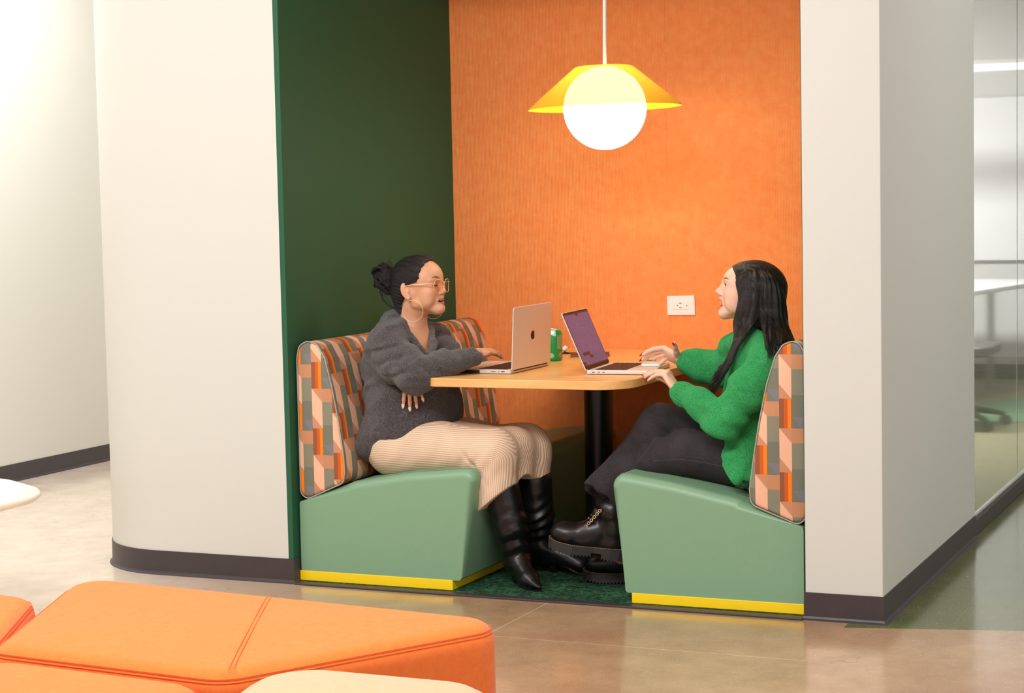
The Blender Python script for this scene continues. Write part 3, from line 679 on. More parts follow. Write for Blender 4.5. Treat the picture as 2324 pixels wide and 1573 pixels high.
# ================================================================ implicit surfaces for the people
VOX = 1.0
def nrm(a): a = np.asarray(a, float); return a/np.linalg.norm(a)
class Sdf:
    """ordered list of blended shapes; evaluated in blocks, meshed with surface nets"""
    def __init__(s): s.p = []
    def cone(s, a, b, ra, rb, k=.01, sub=False, flat=None):
        a = np.asarray(a, np.float32); b = np.asarray(b, np.float32); ba = b-a; L = float(ba@ba)+1e-12
        if flat is not None:
            n = np.asarray(nrm(flat[0]), np.float32); fs = float(flat[1])     # fs>1 squashes along n
            ba2 = ba+(fs-1)*(ba@n)*n; L2 = float(ba2@ba2)+1e-12
            def f(p):
                q = p-a; q = q+((fs-1)*(q@n))[..., None]*n
                t = np.clip((q@ba2)/L2, 0, 1); return (np.sqrt(((q-t[..., None]*ba2)**2).sum(-1))-(ra+(rb-ra)*t))/(1+(fs-1)*.5)
        else:
            def f(p):
                q = p-a; t = np.clip((q@ba)/L, 0, 1); return np.sqrt(((q-t[..., None]*ba)**2).sum(-1))-(ra+(rb-ra)*t)
        r = max(ra, rb); s.p.append((f, k, sub, np.minimum(a, b)-r, np.maximum(a, b)+r)); return s
    def chain(s, pts, rad, k=.01, sub=False, flat=None):
        for i in range(len(pts)-1): s.cone(pts[i], pts[i+1], rad[i], rad[i+1], k, sub, flat)
        return s
    def ell(s, c, r, R=None, k=.01, sub=False):
        c = np.asarray(c, np.float32); r = np.asarray(r, np.float32)
        Rm = None if R is None else np.asarray(R, np.float32)      # columns: local axes
        def f(p):
            q = p-c
            if Rm is not None: q = q@Rm
            k0 = np.sqrt(((q/r)**2).sum(-1)); k1 = np.sqrt(((q/(r*r))**2).sum(-1))+1e-9
            return np.where(k0 < 1e-4, -float(r.min()), k0*(k0-1)/k1)
        m = float(r.max()); s.p.append((f, k, sub, c-m, c+m)); return s
    def fn(s, f, lo, hi, k=.01, sub=False):
        s.p.append((f, k, sub, np.asarray(lo, np.float32), np.asarray(hi, np.float32))); return s
    def eval(s, p, R=None, c=None):
        d = None
        for f, k, sub, lo, hi in s.p:
            if c is not None:
                # distance from block centre to the shape's box, cull
                g = np.maximum(np.maximum(lo-c, c-hi), 0); 
                if float(np.sqrt((g*g).sum())) > R+k+.012: continue
            e = f(p)
            if d is None:
                if sub: continue
                d = e; continue
            if k <= 1e-6: d = np.maximum(d, -e) if sub else np.minimum(d, e); continue
            if sub:
                h = np.clip(.5-.5*(d+e)/k, 0, 1); d = d*(1-h)+(-e)*h+k*h*(1-h)
            else:
                h = np.clip(.5+.5*(e-d)/k, 0, 1); d = e*(1-h)+d*h-k*h*(1-h)
        return d
    def mesh(s, vox, disp=None, pad=.012, B=16):
        vox = vox*VOX
        adds = [q for q in s.p if not q[2]]
        lo = np.min([q[3] for q in adds], 0)-pad; hi = np.max([q[4] for q in adds], 0)+pad
        n = (np.ceil((hi-lo)/vox/B).astype(int))*B+1
        G = np.full(n, 1.0, np.float32); ax = np.arange(B+1, dtype=np.float32)*vox
        R = math.sqrt(3)*B*vox/2
        nb = (n-1)//B
        bx = np.arange(nb[0])*B; by = np.arange(nb[1])*B; bz = np.arange(nb[2])*B
        cen = np.stack(np.meshgrid(bx, by, bz, indexing='ij'), -1).astype(np.float32)*vox+lo+B*vox/2
        d0 = s.eval(cen.reshape(-1, 3).astype(np.float32)).reshape(cen.shape[:3])
        near = np.abs(d0) < R*1.7+.02
        for i, j, k in np.argwhere(~near & (d0 < 0)): G[i*B:(i+1)*B+1, j*B:(j+1)*B+1, k*B:(k+1)*B+1] = -1
        X, Y, Z = np.meshgrid(ax, ax, ax, indexing='ij'); loc = np.stack([X, Y, Z], -1)
        for i, j, k in np.argwhere(near):
            o = lo+np.array([i, j, k])*B*vox; p = (loc+o.astype(np.float32)).reshape(-1, 3)
            d = s.eval(p, R, (o+B*vox/2).astype(np.float32))
            if d is None: d = np.full(len(p), 1.0, np.float32)
            elif disp is not None and float(np.abs(d).min()) < .02: d = d-disp(p)
            G[i*B:(i+1)*B+1, j*B:(j+1)*B+1, k*B:(k+1)*B+1] = d.reshape(B+1, B+1, B+1)
        return surface_nets(G, lo, vox)
def surface_nets(G, lo, vox):
    n = np.array(G.shape); sg = G < 0
    c = sg[:-1, :-1, :-1].astype(np.uint8)
    act = np.zeros(c.shape, bool); allin = np.ones(c.shape, bool)
    for i in (0, 1):
        for j in (0, 1):
            for k in (0, 1):
                q = sg[i:n[0]-1+i, j:n[1]-1+j, k:n[2]-1+k]; act |= q; allin &= q
    act &= ~allin
    idx = np.argwhere(act); I = np.full(c.shape, -1, np.int32); I[act] = np.arange(len(idx))
    acc = np.zeros((len(idx), 3)); cnt = np.zeros(len(idx))
    cor = [(i, j, k) for i in (0, 1) for j in (0, 1) for k in (0, 1)]
    val = {q: G[idx[:, 0]+q[0], idx[:, 1]+q[1], idx[:, 2]+q[2]] for q in cor}
    for a in cor:
        for ax in range(3):
            if a[ax] == 0:
                b = list(a); b[ax] = 1; b = tuple(b); va, vb = val[a], val[b]; m = (va < 0) != (vb < 0)
                t = np.zeros(len(idx)); t[m] = va[m]/(va[m]-vb[m])
                p = np.tile(np.array(a, float), (len(idx), 1)); p[:, ax] += t
                acc[m] += p[m]; cnt[m] += 1
    V = (idx+acc/np.maximum(cnt, 1)[:, None])*vox+lo
    F = []
    for ax in range(3):
        o = [(1, 2), (2, 0), (0, 1)][ax]
        sl0 = [slice(None)]*3; sl1 = [slice(None)]*3; sl0[ax] = slice(0, -1); sl1[ax] = slice(1, None)
        ch = np.argwhere(sg[tuple(sl0)] != sg[tuple(sl1)])
        ok = (ch[:, o[0]] > 0) & (ch[:, o[1]] > 0) & (ch[:, o[0]] < n[o[0]]-1) & (ch[:, o[1]] < n[o[1]]-1); ch = ch[ok]
        s = sg[ch[:, 0], ch[:, 1], ch[:, 2]]
        e0 = np.zeros(3, int); e0[o[0]] = 1; e1 = np.zeros(3, int); e1[o[1]] = 1
        g = lambda q: I[q[:, 0], q[:, 1], q[:, 2]]
        q = np.stack([g(ch-e0-e1), g(ch-e1), g(ch), g(ch-e0)], 1)
        q[~s] = q[~s][:, ::-1]; F.append(q)
    F = np.concatenate(F); F = F[(F >= 0).all(1)]
    return V, F
def mesh_obj(name, VF, m, parent=None, colors=None, attrs=None):
    V, F = VF; me = bpy.data.meshes.new(name); me.vertices.add(len(V)); me.vertices.foreach_set('co', np.asarray(V, np.float32).ravel())
    me.loops.add(F.size); me.loops.foreach_set('vertex_index', F.astype(np.int32).ravel())
    me.polygons.add(len(F)); me.polygons.foreach_set('loop_start', np.arange(len(F), dtype=np.int32)*4)
    me.polygons.foreach_set('use_smooth', np.ones(len(F), bool)); me.update(calc_edges=True); me.validate()
    for k, a in (attrs or {}).items():
        at = me.attributes.new(k, 'FLOAT', 'POINT'); at.data.foreach_set('value', np.asarray(a, np.float32).ravel())
    if colors is not None:
        at = me.attributes.new('tone', 'FLOAT_COLOR', 'POINT'); c4 = np.ones((len(V), 4), np.float32); c4[:, :3] = colors; at.data.foreach_set('color', c4.ravel())
    me.materials.append(m); o = bpy.data.objects.new(name, me); COL.objects.link(o)
    if parent is not None: adopt(o, parent)
    return o
def smooth_noise(p, f, seed, n=7):
    r = np.random.RandomState(seed); d = np.zeros(len(p))
    for i in range(n):
        v = r.randn(3); v = v/np.linalg.norm(v)*f*(.6+.9*r.rand()); w = r.randn(3); w = w/np.linalg.norm(w)*f*.6
        d += np.sin(p@v+r.rand()*6.28+1.3*np.sin(p@w+r.rand()*6.28))
    return d/n
def basis(F, U):
    """forward, left, up"""
    F = nrm(F); U = np.asarray(U, float); U = nrm(U-F*(U@F)); return F, np.cross(U, F), U
class Frame:
    def __init__(s, o, F, U, sc=.001): s.o = np.asarray(o, float); s.F, s.L, s.U = basis(F, U); s.s = sc; s.R = np.stack([s.F, s.L, s.U], 1)
    def __call__(s, x, y, z): return s.o+s.s*(s.F*x+s.L*y+s.U*z)
    def inv(s, p): return ((p-s.o)@s.R)/s.s
    def r(s, *a): return np.array(a)*s.s
def rot_local(R, ax, deg):
    a = math.radians(deg); c, q = math.cos(a), math.sin(a)
    M3 = {'x': [[1, 0, 0], [0, c, -q], [0, q, c]], 'y': [[c, 0, q], [0, 1, 0], [-q, 0, c]], 'z': [[c, -q, 0], [q, c, 0], [0, 0, 1]]}[ax]
    return R @ np.array(M3)
# ---------------------------------------------------------------- head
def add_head(s, H, mouth_open=0.0, nose=1.0, full=1.0, lids=(0.0, 0.0), crown=4):
    """face modelled in millimetres in the head frame (x forward, y left, z up, origin between the ears)"""
    r = H.r; mm = H.s
    s.ell(H(0, 0, 45-crown), r(94, 73, 82-crown*.6), H.R, k=.012)
    s.ell(H(36, 0, 50-crown), r(57, 61, 56-crown*.6), H.R, k=.02)
    s.ell(H(40, 0, -6), r(50, 56, 60), H.R, k=.02)
    for y in (1, -1):
        s.cone(H(10, 46*y, -44), H(66, 19*y, -66), 10*mm, 12*mm, k=.018)
        s.cone(H(2, 55*y, -8), H(9, 46*y, -42), 13*mm, 10*mm, k=.016)
        s.ell(H(58, 36*y, -10), r(25, 20*full, 21), H.R, k=.016)
        s.ell(H(52, 40*y, -36), r(24, 15*full, 22), H.R, k=.018)
    dz = -9*mouth_open
    s.ell(H(74, 0, -66+dz), r(17, 19, 16), H.R, k=.014)
    s.ell(H(80, 0, -70+dz), r(10, 13, 10), H.R, k=.010)
    s.cone(H(20, 0, -58), H(66, 0, -68+dz), 22*mm, 16*mm, k=.02)
    s.ell(H(70, 0, -36), r(25, 26, 26), H.R, k=.014)
    for y in (1, -1):
        s.cone(H(86, 10*y, 33), H(74, 44*y, 35), 7*mm, 6*mm, k=.010)          # brow
        s.ell(H(97, 29*y, 20), r(13, 15, 9.5), H.R, k=.010, sub=True)          # eye socket
    # nose
    s.cone(H(86, 0, 31), H(102*nose, 0, -2), 6.6*mm, 7.0*mm, k=.014)
    s.cone(H(96, 0, 8), H(107*nose, 0, -7), 6.0*mm, 7.0*mm, k=.008)
    s.ell(H(106*nose+2, 0, -8), r(7.2, 7.2, 6.4), H.R, k=.006)
    for y in (1, -1):
        s.ell(H(97, 10*y, -13), r(8.8, 5.6, 6.0), H.R, k=.005)
        s.ell(H(103, 6.5*y, -18.5), r(5.2, 3.0, 3.2), H.R, k=.003, sub=True)
    s.cone(H(98, 0, -19), H(92, 0, -29), 3.5*mm, 3.2*mm, k=.006)
    # eyes: lid dome with an almond opening
    for y, c in ((1, lids[0]), (-1, lids[1])):
        s.ell(H(74, 30*y, 20), r(14.2, 15.5, 12.8), H.R, k=.004)
        if c < 1:
            R = rot_local(H.R, 'x', -5*y)
            s.ell(H(89, 30.5*y, 19.5), r(9, 12.5, 4.4*(1-c)), R, k=.0022, sub=True)
    # lips
    mo = mouth_open
    up = H.R; 
    for y in (1, -1):
        s.cone(H(95.5, 3*y, -32.5+1.5*mo), H(86, 22*y, -37), 4.3*mm, 2.0*mm, k=.004)
        s.cone(H(93.5, 4*y, -43-15*mo), H(84, 21*y, -39-6*mo), 5.0*mm, 2.2*mm, k=.004)
    s.ell(H(93.5, 0, -43-15*mo), r(5.6, 9, 5.0), H.R, k=.004)
    if mo > 0: s.ell(H(90, 0, -39.0-6*mo), r(24, 18.5+6*max(0, mo-.4), 1.2+9.5*mo), H.R, k=.003, sub=True)
    else: s.ell(H(99, 0, -38), r(11, 22, .8), H.R, k=.003, sub=True)
    # ears
    for y in (1, -1):
        R = rot_local(rot_local(H.R, 'z', -30*y), 'y', -12)
        s.ell(H(-10, 75*y, 6), r(18, 5.5, 30), R, k=.004)
        s.ell(H(-4, 72*y, -20), r(8, 5, 10), R, k=.006)
        s.ell(H(-5, 84*y, 9), r(11, 8.0, 18), R, k=.003, sub=True)
        s.ell(H(-1, 75*y, 2), r(4, 4.5, 6), R, k=.004)
        s.ell(H(-13, 76*y, 12), r(4.5, 3.6, 13), R, k=.004)
def eye_parts(root, H, iris_rgb, look=(1, 0, 0), lash=True, closed=False, sides=(1, -1)):
    L = look
    for y in sides:
        if not closed:
            c = H(74.6, 30*y, 20); R = H.R
            d = nrm(H.F*L[0]+H.L*L[1]+H.U*L[2])
            e = MB().ell(c, (.0130*H.s/.001,)*3, None, 24, 16).build('eye', M_sclera, root, smooth=True)
            a = nrm(np.cross(d, H.U)); b = np.cross(a, d); q = H.s/.001
            def cap(name, ri, off, m):
                v = []; n = 24
                for j in range(6):
                    rr = ri*j/5*q
                    for k in range(n):
                        an = 2*math.pi*k/n; h = math.sqrt(max(0, (.0130*q+off)**2-rr*rr)); v.append(c+d*h+(a*math.cos(an)+b*math.sin(an))*rr)
                f = [(j*n+k, j*n+(k+1) % n, (j+1)*n+(k+1) % n, (j+1)*n+k) for j in range(5) for k in range(n)]
                o = MB().add(v, f).build(name, m, e, smooth=True)
                return o
            cap('iris', .0058, .0003, mat('iris_'+root.name, iris_rgb, .25)); cap('pupil', .0026, .0006, M_pupil)
M_sclera = mat('sclera', (236, 228, 220), .25); M_pupil = mat('pupil', (12, 8, 6), .1)
# ---------------------------------------------------------------- hands
def add_hand(s, W, F, N, side, curls, thumb, sc=1.0, spread=1.0, k=.004, nail=None, thumb_curl=(12, 18)):
    """W wrist point, F finger direction, N back of the hand, side=+1 if the thumb lies towards N x F ... curls: per finger 3 angles"""
    F = nrm(F); N = nrm(np.asarray(N, float)-F*(np.asarray(N, float)@F)); T = np.cross(N, F)*side       # towards the thumb
    q = .001*sc; at = lambda f, t, n: np.asarray(W, float)+q*(F*f+T*t+N*n)
    tips = []
    kn = [(84, 25, 2), (87, 8.5, 4), (83, -8, 3), (75, -23, 0)]; wr = [(8, 13), (6, 5), (6, -5), (9, -13)]
    for (a, b, c), (w0, w1) in zip(kn, wr):
        s.cone(at(w0, w1, 0), at(a-6, b, c-3), 12.5*q, 10.3*q, k=.009)
    s.ell(at(44, -2, -5), np.array([40, 34, 12])*q, np.stack([F, T, N], 1), k=.008)
    ln = [(43, 25, 21), (47, 29, 22), (43, 27, 21), (34, 20, 19)]; rd = [(9.2, 8.2, 7.4, 5.8), (9.3, 8.3, 7.5, 5.9), (8.8, 7.9, 7.1, 5.6), (7.9, 7.0, 6.3, 5.0)]
    sp = [7, 1.5, -4, -11]
    for i in range(4):
        p = at(*kn[i]); d = nrm(F*math.cos(math.radians(sp[i]*spread))+T*math.sin(math.radians(sp[i]*spread))); n = N.copy(); ax = np.cross(d, n)
        for j in range(3):
            a = math.radians(curls[i][j]); d, n = d*math.cos(a)-n*math.sin(a), n*math.cos(a)+d*math.sin(a)
            e = p+d*ln[i][j]*q; s.cone(p, e, rd[i][j]*q, rd[i][j+1]*q, k=k if j else .006); p = e
        tips.append((p, d, n, rd[i][3]*q))
    # thumb leaves the side of the palm near its base
    th, tn = thumb; p = at(14, 17, -6); d = nrm(F*th[0]+T*th[1]+N*th[2]); n = nrm(T*tn[0]+N*tn[1]+F*tn[2]); n = nrm(n-d*(n@d))
    tr = [(14.5, 11.5), (10.5, 9.0), (9.0, 6.6)]; tl = [44, 31, 25]; ta = [0, thumb_curl[0], thumb_curl[1]]
    for j in range(3):
        a = math.radians(ta[j]); d, n = d*math.cos(a)-n*math.sin(a), n*math.cos(a)+d*math.sin(a)
        e = p+d*tl[j]*q; s.cone(p, e, tr[j][0]*q, tr[j][1]*q, k=.010 if j == 0 else .004); p = e
    tips.append((p, d, n, 6.6*q))
    return tips
def nails(root, tips, m, length=.012, w=.0048, which=range(5)):
    for i in which:
        p, d, n, r = tips[i]; t = np.cross(d, n)
        v = []; f = []; rows = 9; seg = 7
        for j in range(rows):
            u = j/(rows-1); ww = w*(1 if u < .45 else max(.12, 1-((u-.45)/.55)**1.6)); base = p-d*.0035+n*(r*.86)-n*.0006
            for k in range(seg):
                a = -1+2*k/(seg-1); v.append(base+d*(u*length)+t*(a*ww)+n*(.0016*(1-a*a)-.0022*u*u))
        for j in range(rows-1):
            for k in range(seg-1): f.append((j*seg+k, j*seg+k+1, (j+1)*seg+k+1, (j+1)*seg+k))
        o = MB().add(v, f).build('fingernail', m, root, smooth=True)
        sd = o.modifiers.new('solid', 'SOLIDIFY'); sd.thickness = .0009
def m_skin(name, rgb, rough=.5):
    t = NT(name); at = t.node('ShaderNodeAttribute', attribute_name='tone'); v = t.coord()
    n = t.ramp(t.noise(v, 60, 4, .6), .3, .7)
    mixn = t.node('ShaderNodeMix', data_type='RGBA', blend_type='MULTIPLY'); mixn.inputs[0].default_value = 1.0
    t.link(at.outputs['Color'], mixn.inputs[6]); t.link(t.mix(n, (.96, .95, .94, 1), (1.03, 1.02, 1.01, 1)), mixn.inputs[7])
    t.link(mixn.outputs[2], t.b.inputs['Base Color']); t.b.inputs['Roughness'].default_value = rough
    t.b.inputs['Subsurface Weight'].default_value = .12; t.b.inputs['Subsurface Radius'].default_value = (.012, .005, .003); t.b.inputs['Subsurface Scale'].default_value = .4
    t.bump(t.noise(v, 900, 2), .08, .0005); return t.m
def skin_tone(V, H, base, lip, brow, cheek, brow_z=41, lash_z=20.5, closed=False, mo=0.0):
    c = np.tile(np.array(lin(base)[:3]), (len(V), 1)); q = H.inv(V)
    def blend(w, rgb):
        w = np.clip(w, 0, 1)[:, None]; c[:] = c*(1-w)+np.array(lin(rgb)[:3])*w
    x, y, z = q[:, 0], np.abs(q[:, 1]), q[:, 2]
    for cy in (38,): blend(.45*np.exp(-(((x-62)/22)**2+((y-42)/18)**2+((z+12)/16)**2)), cheek)
    front = 1/(1+np.exp(-(x-78)/1.5))
    # brows: an arc over each eye
    bz = brow_z+5.5*np.sin(np.clip((y-14)/30, 0, 1)*2.3)-2; th = 3.6*np.clip(1.25-np.abs(y-26)/24, .25, 1)
    blend((np.abs(z-bz) < th)*(y > 13)*(y < 46)*(x > 55)*.85*np.clip((th-np.abs(z-bz))/1.3, 0, 1), brow)
    # lips
    yy = y/22.0; top = -28.3-4.5*yy**2-1.2*np.exp(-(y/3)**2)+1.5*mo; bot = -49.5+7*yy**2-15*mo*(1-.4*yy)
    blend((y < 22)*(x > 80)*np.clip((top-z)/1.4, 0, 1)*np.clip((z-bot)/1.4, 0, 1)*.9, lip)
    if mo > 0:
        inn = (((y/(18+6*max(0, mo-.4)))**2+((z+39+6*mo)/(1.6+9.5*mo))**2) < 1.0)*(x < 89.5)*(x > 55); blend(inn*1.0, (70, 24, 20))
    else: blend((np.abs(z+38) < 1.0)*(y < 21)*(x > 78)*(x < 95)*.7, (90, 40, 34))
    # upper lash line
    lz = lash_z+(2.6 if not closed else -1.5)*np.cos(np.clip((y-30)/14, -1, 1)*1.45)-(3.0 if closed else 0)
    blend((np.abs(z-lz) < (1.5 if closed else 1.1))*(y > 17)*(y < 45)*(x > 74)*(x < 92)*.9, (40, 24, 20))
    # nostril
    blend(((x-103)/5)**2+((y-6.5)/3)**2+((z+18.5)/3.2)**2 < 1.1, (110, 60, 50))
    return c
# ================================================================ woman on the left
NO = ((0, 0, 1),)
HL = Frame(P(949, 661, .30), (1.0, -.02, .075), (-.075, 0.0, 1.0), .00100)
RL = empty('person', (.30, .33, 0), 'person in grey cardigan, ribbed beige skirt and gold glasses with dark hair in a bun', 'person')
bl = Sdf()
nbL = P(931, 762, .32); chL = P(925, 830, .32); peL = np.array([.315, .32, .47])
srL, slL = P(880, 778, .17), P(985, 772, .49)
erL, wrL = np.array([.452, .095, .745]), P(1077, 806, .23)
elL_, wlL = np.array([.462, .40, .742]), P(936, 824, .15)
bl.cone(HL(-14, 0, -22), nbL, .050, .056, k=.012)
bl.ell(HL(-5, 0, -40), (.050, .048, .045), HL.R, k=.02)
add_head(bl, HL, .28, nose=.95, full=1.12, lids=(1, 1))
bl.ell(HL(80, 0, -68), (.018, .020, .016), HL.R, k=.012)
bl.cone(nbL, srL+np.array([0, 0, -.02]), .040, .034, k=.03); bl.cone(nbL, slL+np.array([0, 0, -.02]), .040, .032, k=.03)
bl.ell(nbL+(chL-nbL)*.6+np.array([.0, 0, 0]), (.085, .15, .10), None, k=.05)
bl.chain([chL, np.array([.30, .32, .62]), peL], [.10, .09, .12], k=.05, flat=((1, 0, 0), 1.15))
bl.chain([srL, erL, wrL], [.048, .038, .026], k=.02); bl.chain([slL+np.array([0, 0, -.02]), elL_, wlL], [.036, .034, .026], k=.02)
hR, kR, aR = np.array([.33, .21, .47]), P(1136, 1018, .17), P(1172, 1262, .20)
hLg, kLg, aLg = np.array([.33, .43, .47]), P(1196, 1000, .38), P(1225, 1232, .42)
for h, k_, a in ((hR, kR, aR), (hLg, kLg, aLg)): bl.chain([h, k_, a], [.055, .042, .030], k=.03)
tipsR = add_hand(bl, wrL+np.array([-.012, .004, .006]), (.16, .98, -.02), (.10, -.05, 1), +1, [(6, 12, 8), (4, 10, 8), (5, 10, 8), (7, 12, 10)], ((.75, .55, -.45), (.3, .2, .9)), .97)
tipsL = add_hand(bl, wlL, (.02, -.12, -1), (.25, -1, .1), -1, [(4, 8, 6), (6, 10, 6), (6, 8, 6), (8, 8, 6)], ((.7, .3, -.6), (.2, .3, .8)), .86, spread=1.3)
m = bl.mesh(.0022)
skin = (216, 160, 124)
mesh_obj('body', m, m_skin('tan_skin', skin), RL, colors=skin_tone(m[0], HL, skin, (184, 98, 84), (50, 30, 24), (212, 138, 106), closed=True, brow_z=42, mo=.28))
M_nailp = mat('pale_nail_polish', (236, 208, 188), .25)
nails(RL, tipsL, M_nailp, .018, .0052, range(4)); nails(RL, tipsR, M_nailp, .013, .005)
# eyelashes
for y in (1, -1):
    e = MB()
    for k in range(9):
        u = -1+2*k/8; a = HL(88.5-1.5*u*u-abs(u)*1.5, y*(30.5+11*u*y*(-1)*-1), 15.0+1.5*u*u); e.tube([a, a+HL.F*.006-HL.U*.0035+HL.L*y*.001*u], [.0006, .0002], 4)
    e.build('eyelashes', M_pupil, RL)
# teeth between the parted lips
MB().ell(HL(90.5, 0, -37.0), (.004, .0155, .0036), HL.R, 16, 8).build('teeth', mat('teeth_enamel', (236, 226, 212), .3), RL, smooth=True)
# hair: drawn back over the skull into a bun
def m_hair(name, rgb, light, sc=(1, 1, 1)):
    t = NT(name); at = t.node('ShaderNodeAttribute', attribute_name='strand'); v = t.coord()
    w = t.math('ADD', t.math('MULTIPLY', at.outputs['Fac'], 60.0), t.math('MULTIPLY', t.noise(v, 40, 3), 1.0))
    cc = t.node('ShaderNodeCombineXYZ'); t.link(w, cc.inputs[0]); n = t.noise(cc.outputs[0], 3.0, 4, .8)
    t.link(t.mix(t.ramp(n, .35, .7), lin(rgb), lin(light)), t.b.inputs['Base Color']); t.b.inputs['Roughness'].default_value = .38
    t.b.inputs['Specular IOR Level'].default_value = .45; t.bump(n, .7, .003); return t.m
M_hairL = m_hair('near_black_hair', (14, 11, 12), (34, 28, 30))
hs = Sdf(); r = HL.r
hs.ell(HL(-2, 0, 45), r(100, 80, 84), HL.R)
hs.ell(HL(20, 0, 56), r(66, 72, 60), HL.R, k=.02)
hs.ell(HL(-45, 0, 20), r(52, 66, 60), HL.R, k=.02)
hs.cone(HL(-50, 0, -10), HL(-62, 0, -72), .050, .034, k=.03)
hs.cone(HL(-36, -34, 0), HL(-46, -28, -62), .028, .020, k=.02); hs.cone(HL(-36, 34, 0), HL(-46, 28, -62), .028, .020, k=.02)
def hairline(p):
    q = HL.inv(p); z = q[:, 2]; y = np.abs(q[:, 1])
    x0 = np.interp(z, [-90, -40, -18, 8, 26, 34, 46, 60, 80, 100, 130], [-62, -46, -32, -25, 2, 34, 42, 44, 50, 58, 66])
    x0 = np.minimum(x0, np.interp(z, [40, 60, 90, 110], [44, 50, 74, 88])) + np.clip((32-y)/32, 0, 1)*np.interp(z, [60, 80, 110], [0, 6, 2])
    return (x0-q[:, 0])*.0008       # negative in front of the hairline
hs.fn(lambda p: hairline(p), HL(-100, 0, 0)-.3, HL(100, 0, 0)+.3, k=.003, sub=True)
def hdispL(p):
    q = HL.inv(p); a = np.arctan2(q[:, 1], q[:, 2]-20+.45*(q[:, 0]+60)); 
    return .0011*np.sin(a*34+2*np.sin(q[:, 0]/22))+.0008*np.sin(a*71+q[:, 0]/9)
m = hs.mesh(.002, hdispL); q = HL.inv(m[0])
mesh_obj('hair', m, M_hairL, RL, attrs={'strand': np.arctan2(q[:, 1], q[:, 2]-20+.45*(q[:, 0]+60))})
rn = random.Random(7); bunc = HL(-118, 0, 60)
bun = Sdf(); bun.ell(bunc, r(38, 40, 40), HL.R)
loops = []
for k in range(26):
    a0 = rn.uniform(0, 6.28); ax = nrm([rn.gauss(0, 1), rn.gauss(0, 1), rn.gauss(0, 1)]); u = nrm(np.cross(ax, [0, .3, 1])); w = np.cross(ax, u); R0 = rn.uniform(.028, .050); c = bunc+np.array([rn.uniform(-.012, .008), rn.uniform(-.01, .01), rn.uniform(-.012, .012)])
    pts = [c+R0*(u*math.cos(a0+t*.45)+w*math.sin(a0+t*.45)*rn.uniform(.8, 1.1)) for t in range(11)]
    bun.chain(pts, [.003+.0065*math.sin(math.pi*i/10) for i in range(11)], k=.002)
bun.cone(HL(-80, 0, 56), bunc, .040, .026, k=.01)
m = bun.mesh(.002, lambda p: .0008*np.sin(smooth_noise(p, 60, 5)*22)); 
mesh_obj('hair_bun', m, M_hairL, RL, attrs={'strand': smooth_noise(m[0], 40, 3)*3})
ws = MB()          # loose wisps
def wisp(pts, r0=.0011): 
    n = len(pts); P3 = [np.array(x) for x in pts]; out = []
    for i in range(n-1):
        for t in np.linspace(0, 1, 5, endpoint=i == n-2): 
            a = P3[max(0, i-1)]; b = P3[i]; c = P3[i+1]; d = P3[min(n-1, i+2)]
            out.append(.5*((2*b)+(-a+c)*t+(2*a-5*b+4*c-d)*t*t+(-a+3*b-3*c+d)*t**3))
    ws.tube(out, [r0*(1-.75*i/(len(out)-1)) for i in range(len(out))], 5)
for k in range(7):
    j = lambda s: rn.uniform(-s, s)
    wisp([HL(-128+j(6), j(20), 50+j(10)), HL(-142+j(6), -8+j(12), 10+j(8)), HL(-128+j(8), -10+j(12), -28+j(8)), HL(-92+j(6), -14+j(10), -52+j(6)), HL(-60, -10+j(10), -62)], .0020 if k < 3 else .001)
for k in range(14):
    j = lambda s: rn.uniform(-s, s); a = HL(-118+j(25), j(25), 88+j(8)); b = a+np.array([j(.02), j(.02), .02+abs(j(.015))]); wisp([a, b, b+np.array([j(.02), j(.02), j(.012)])], .0007)
for k in range(16):
    j = lambda s: rn.uniform(-s, s); x = rn.uniform(-40, 80); z = 45+84*math.sqrt(max(0, 1-(x/103)**2)); a = HL(x, j(30), z-2); wisp([a, a+HL.U*.007-HL.F*.006, a+HL.U*(.008+abs(j(.004)))-HL.F*.022], .0005)
for k in range(0): a = HL(46-rn.random()*8, -64, 30+k*5); wisp([a, a+HL.F*.012-HL.U*.002-HL.L*.001, a+HL.F*.02-HL.U*.009], .0005)
ws.build('loose_hair', M_hairL, RL, smooth=True)['kind'] = 'stuff'
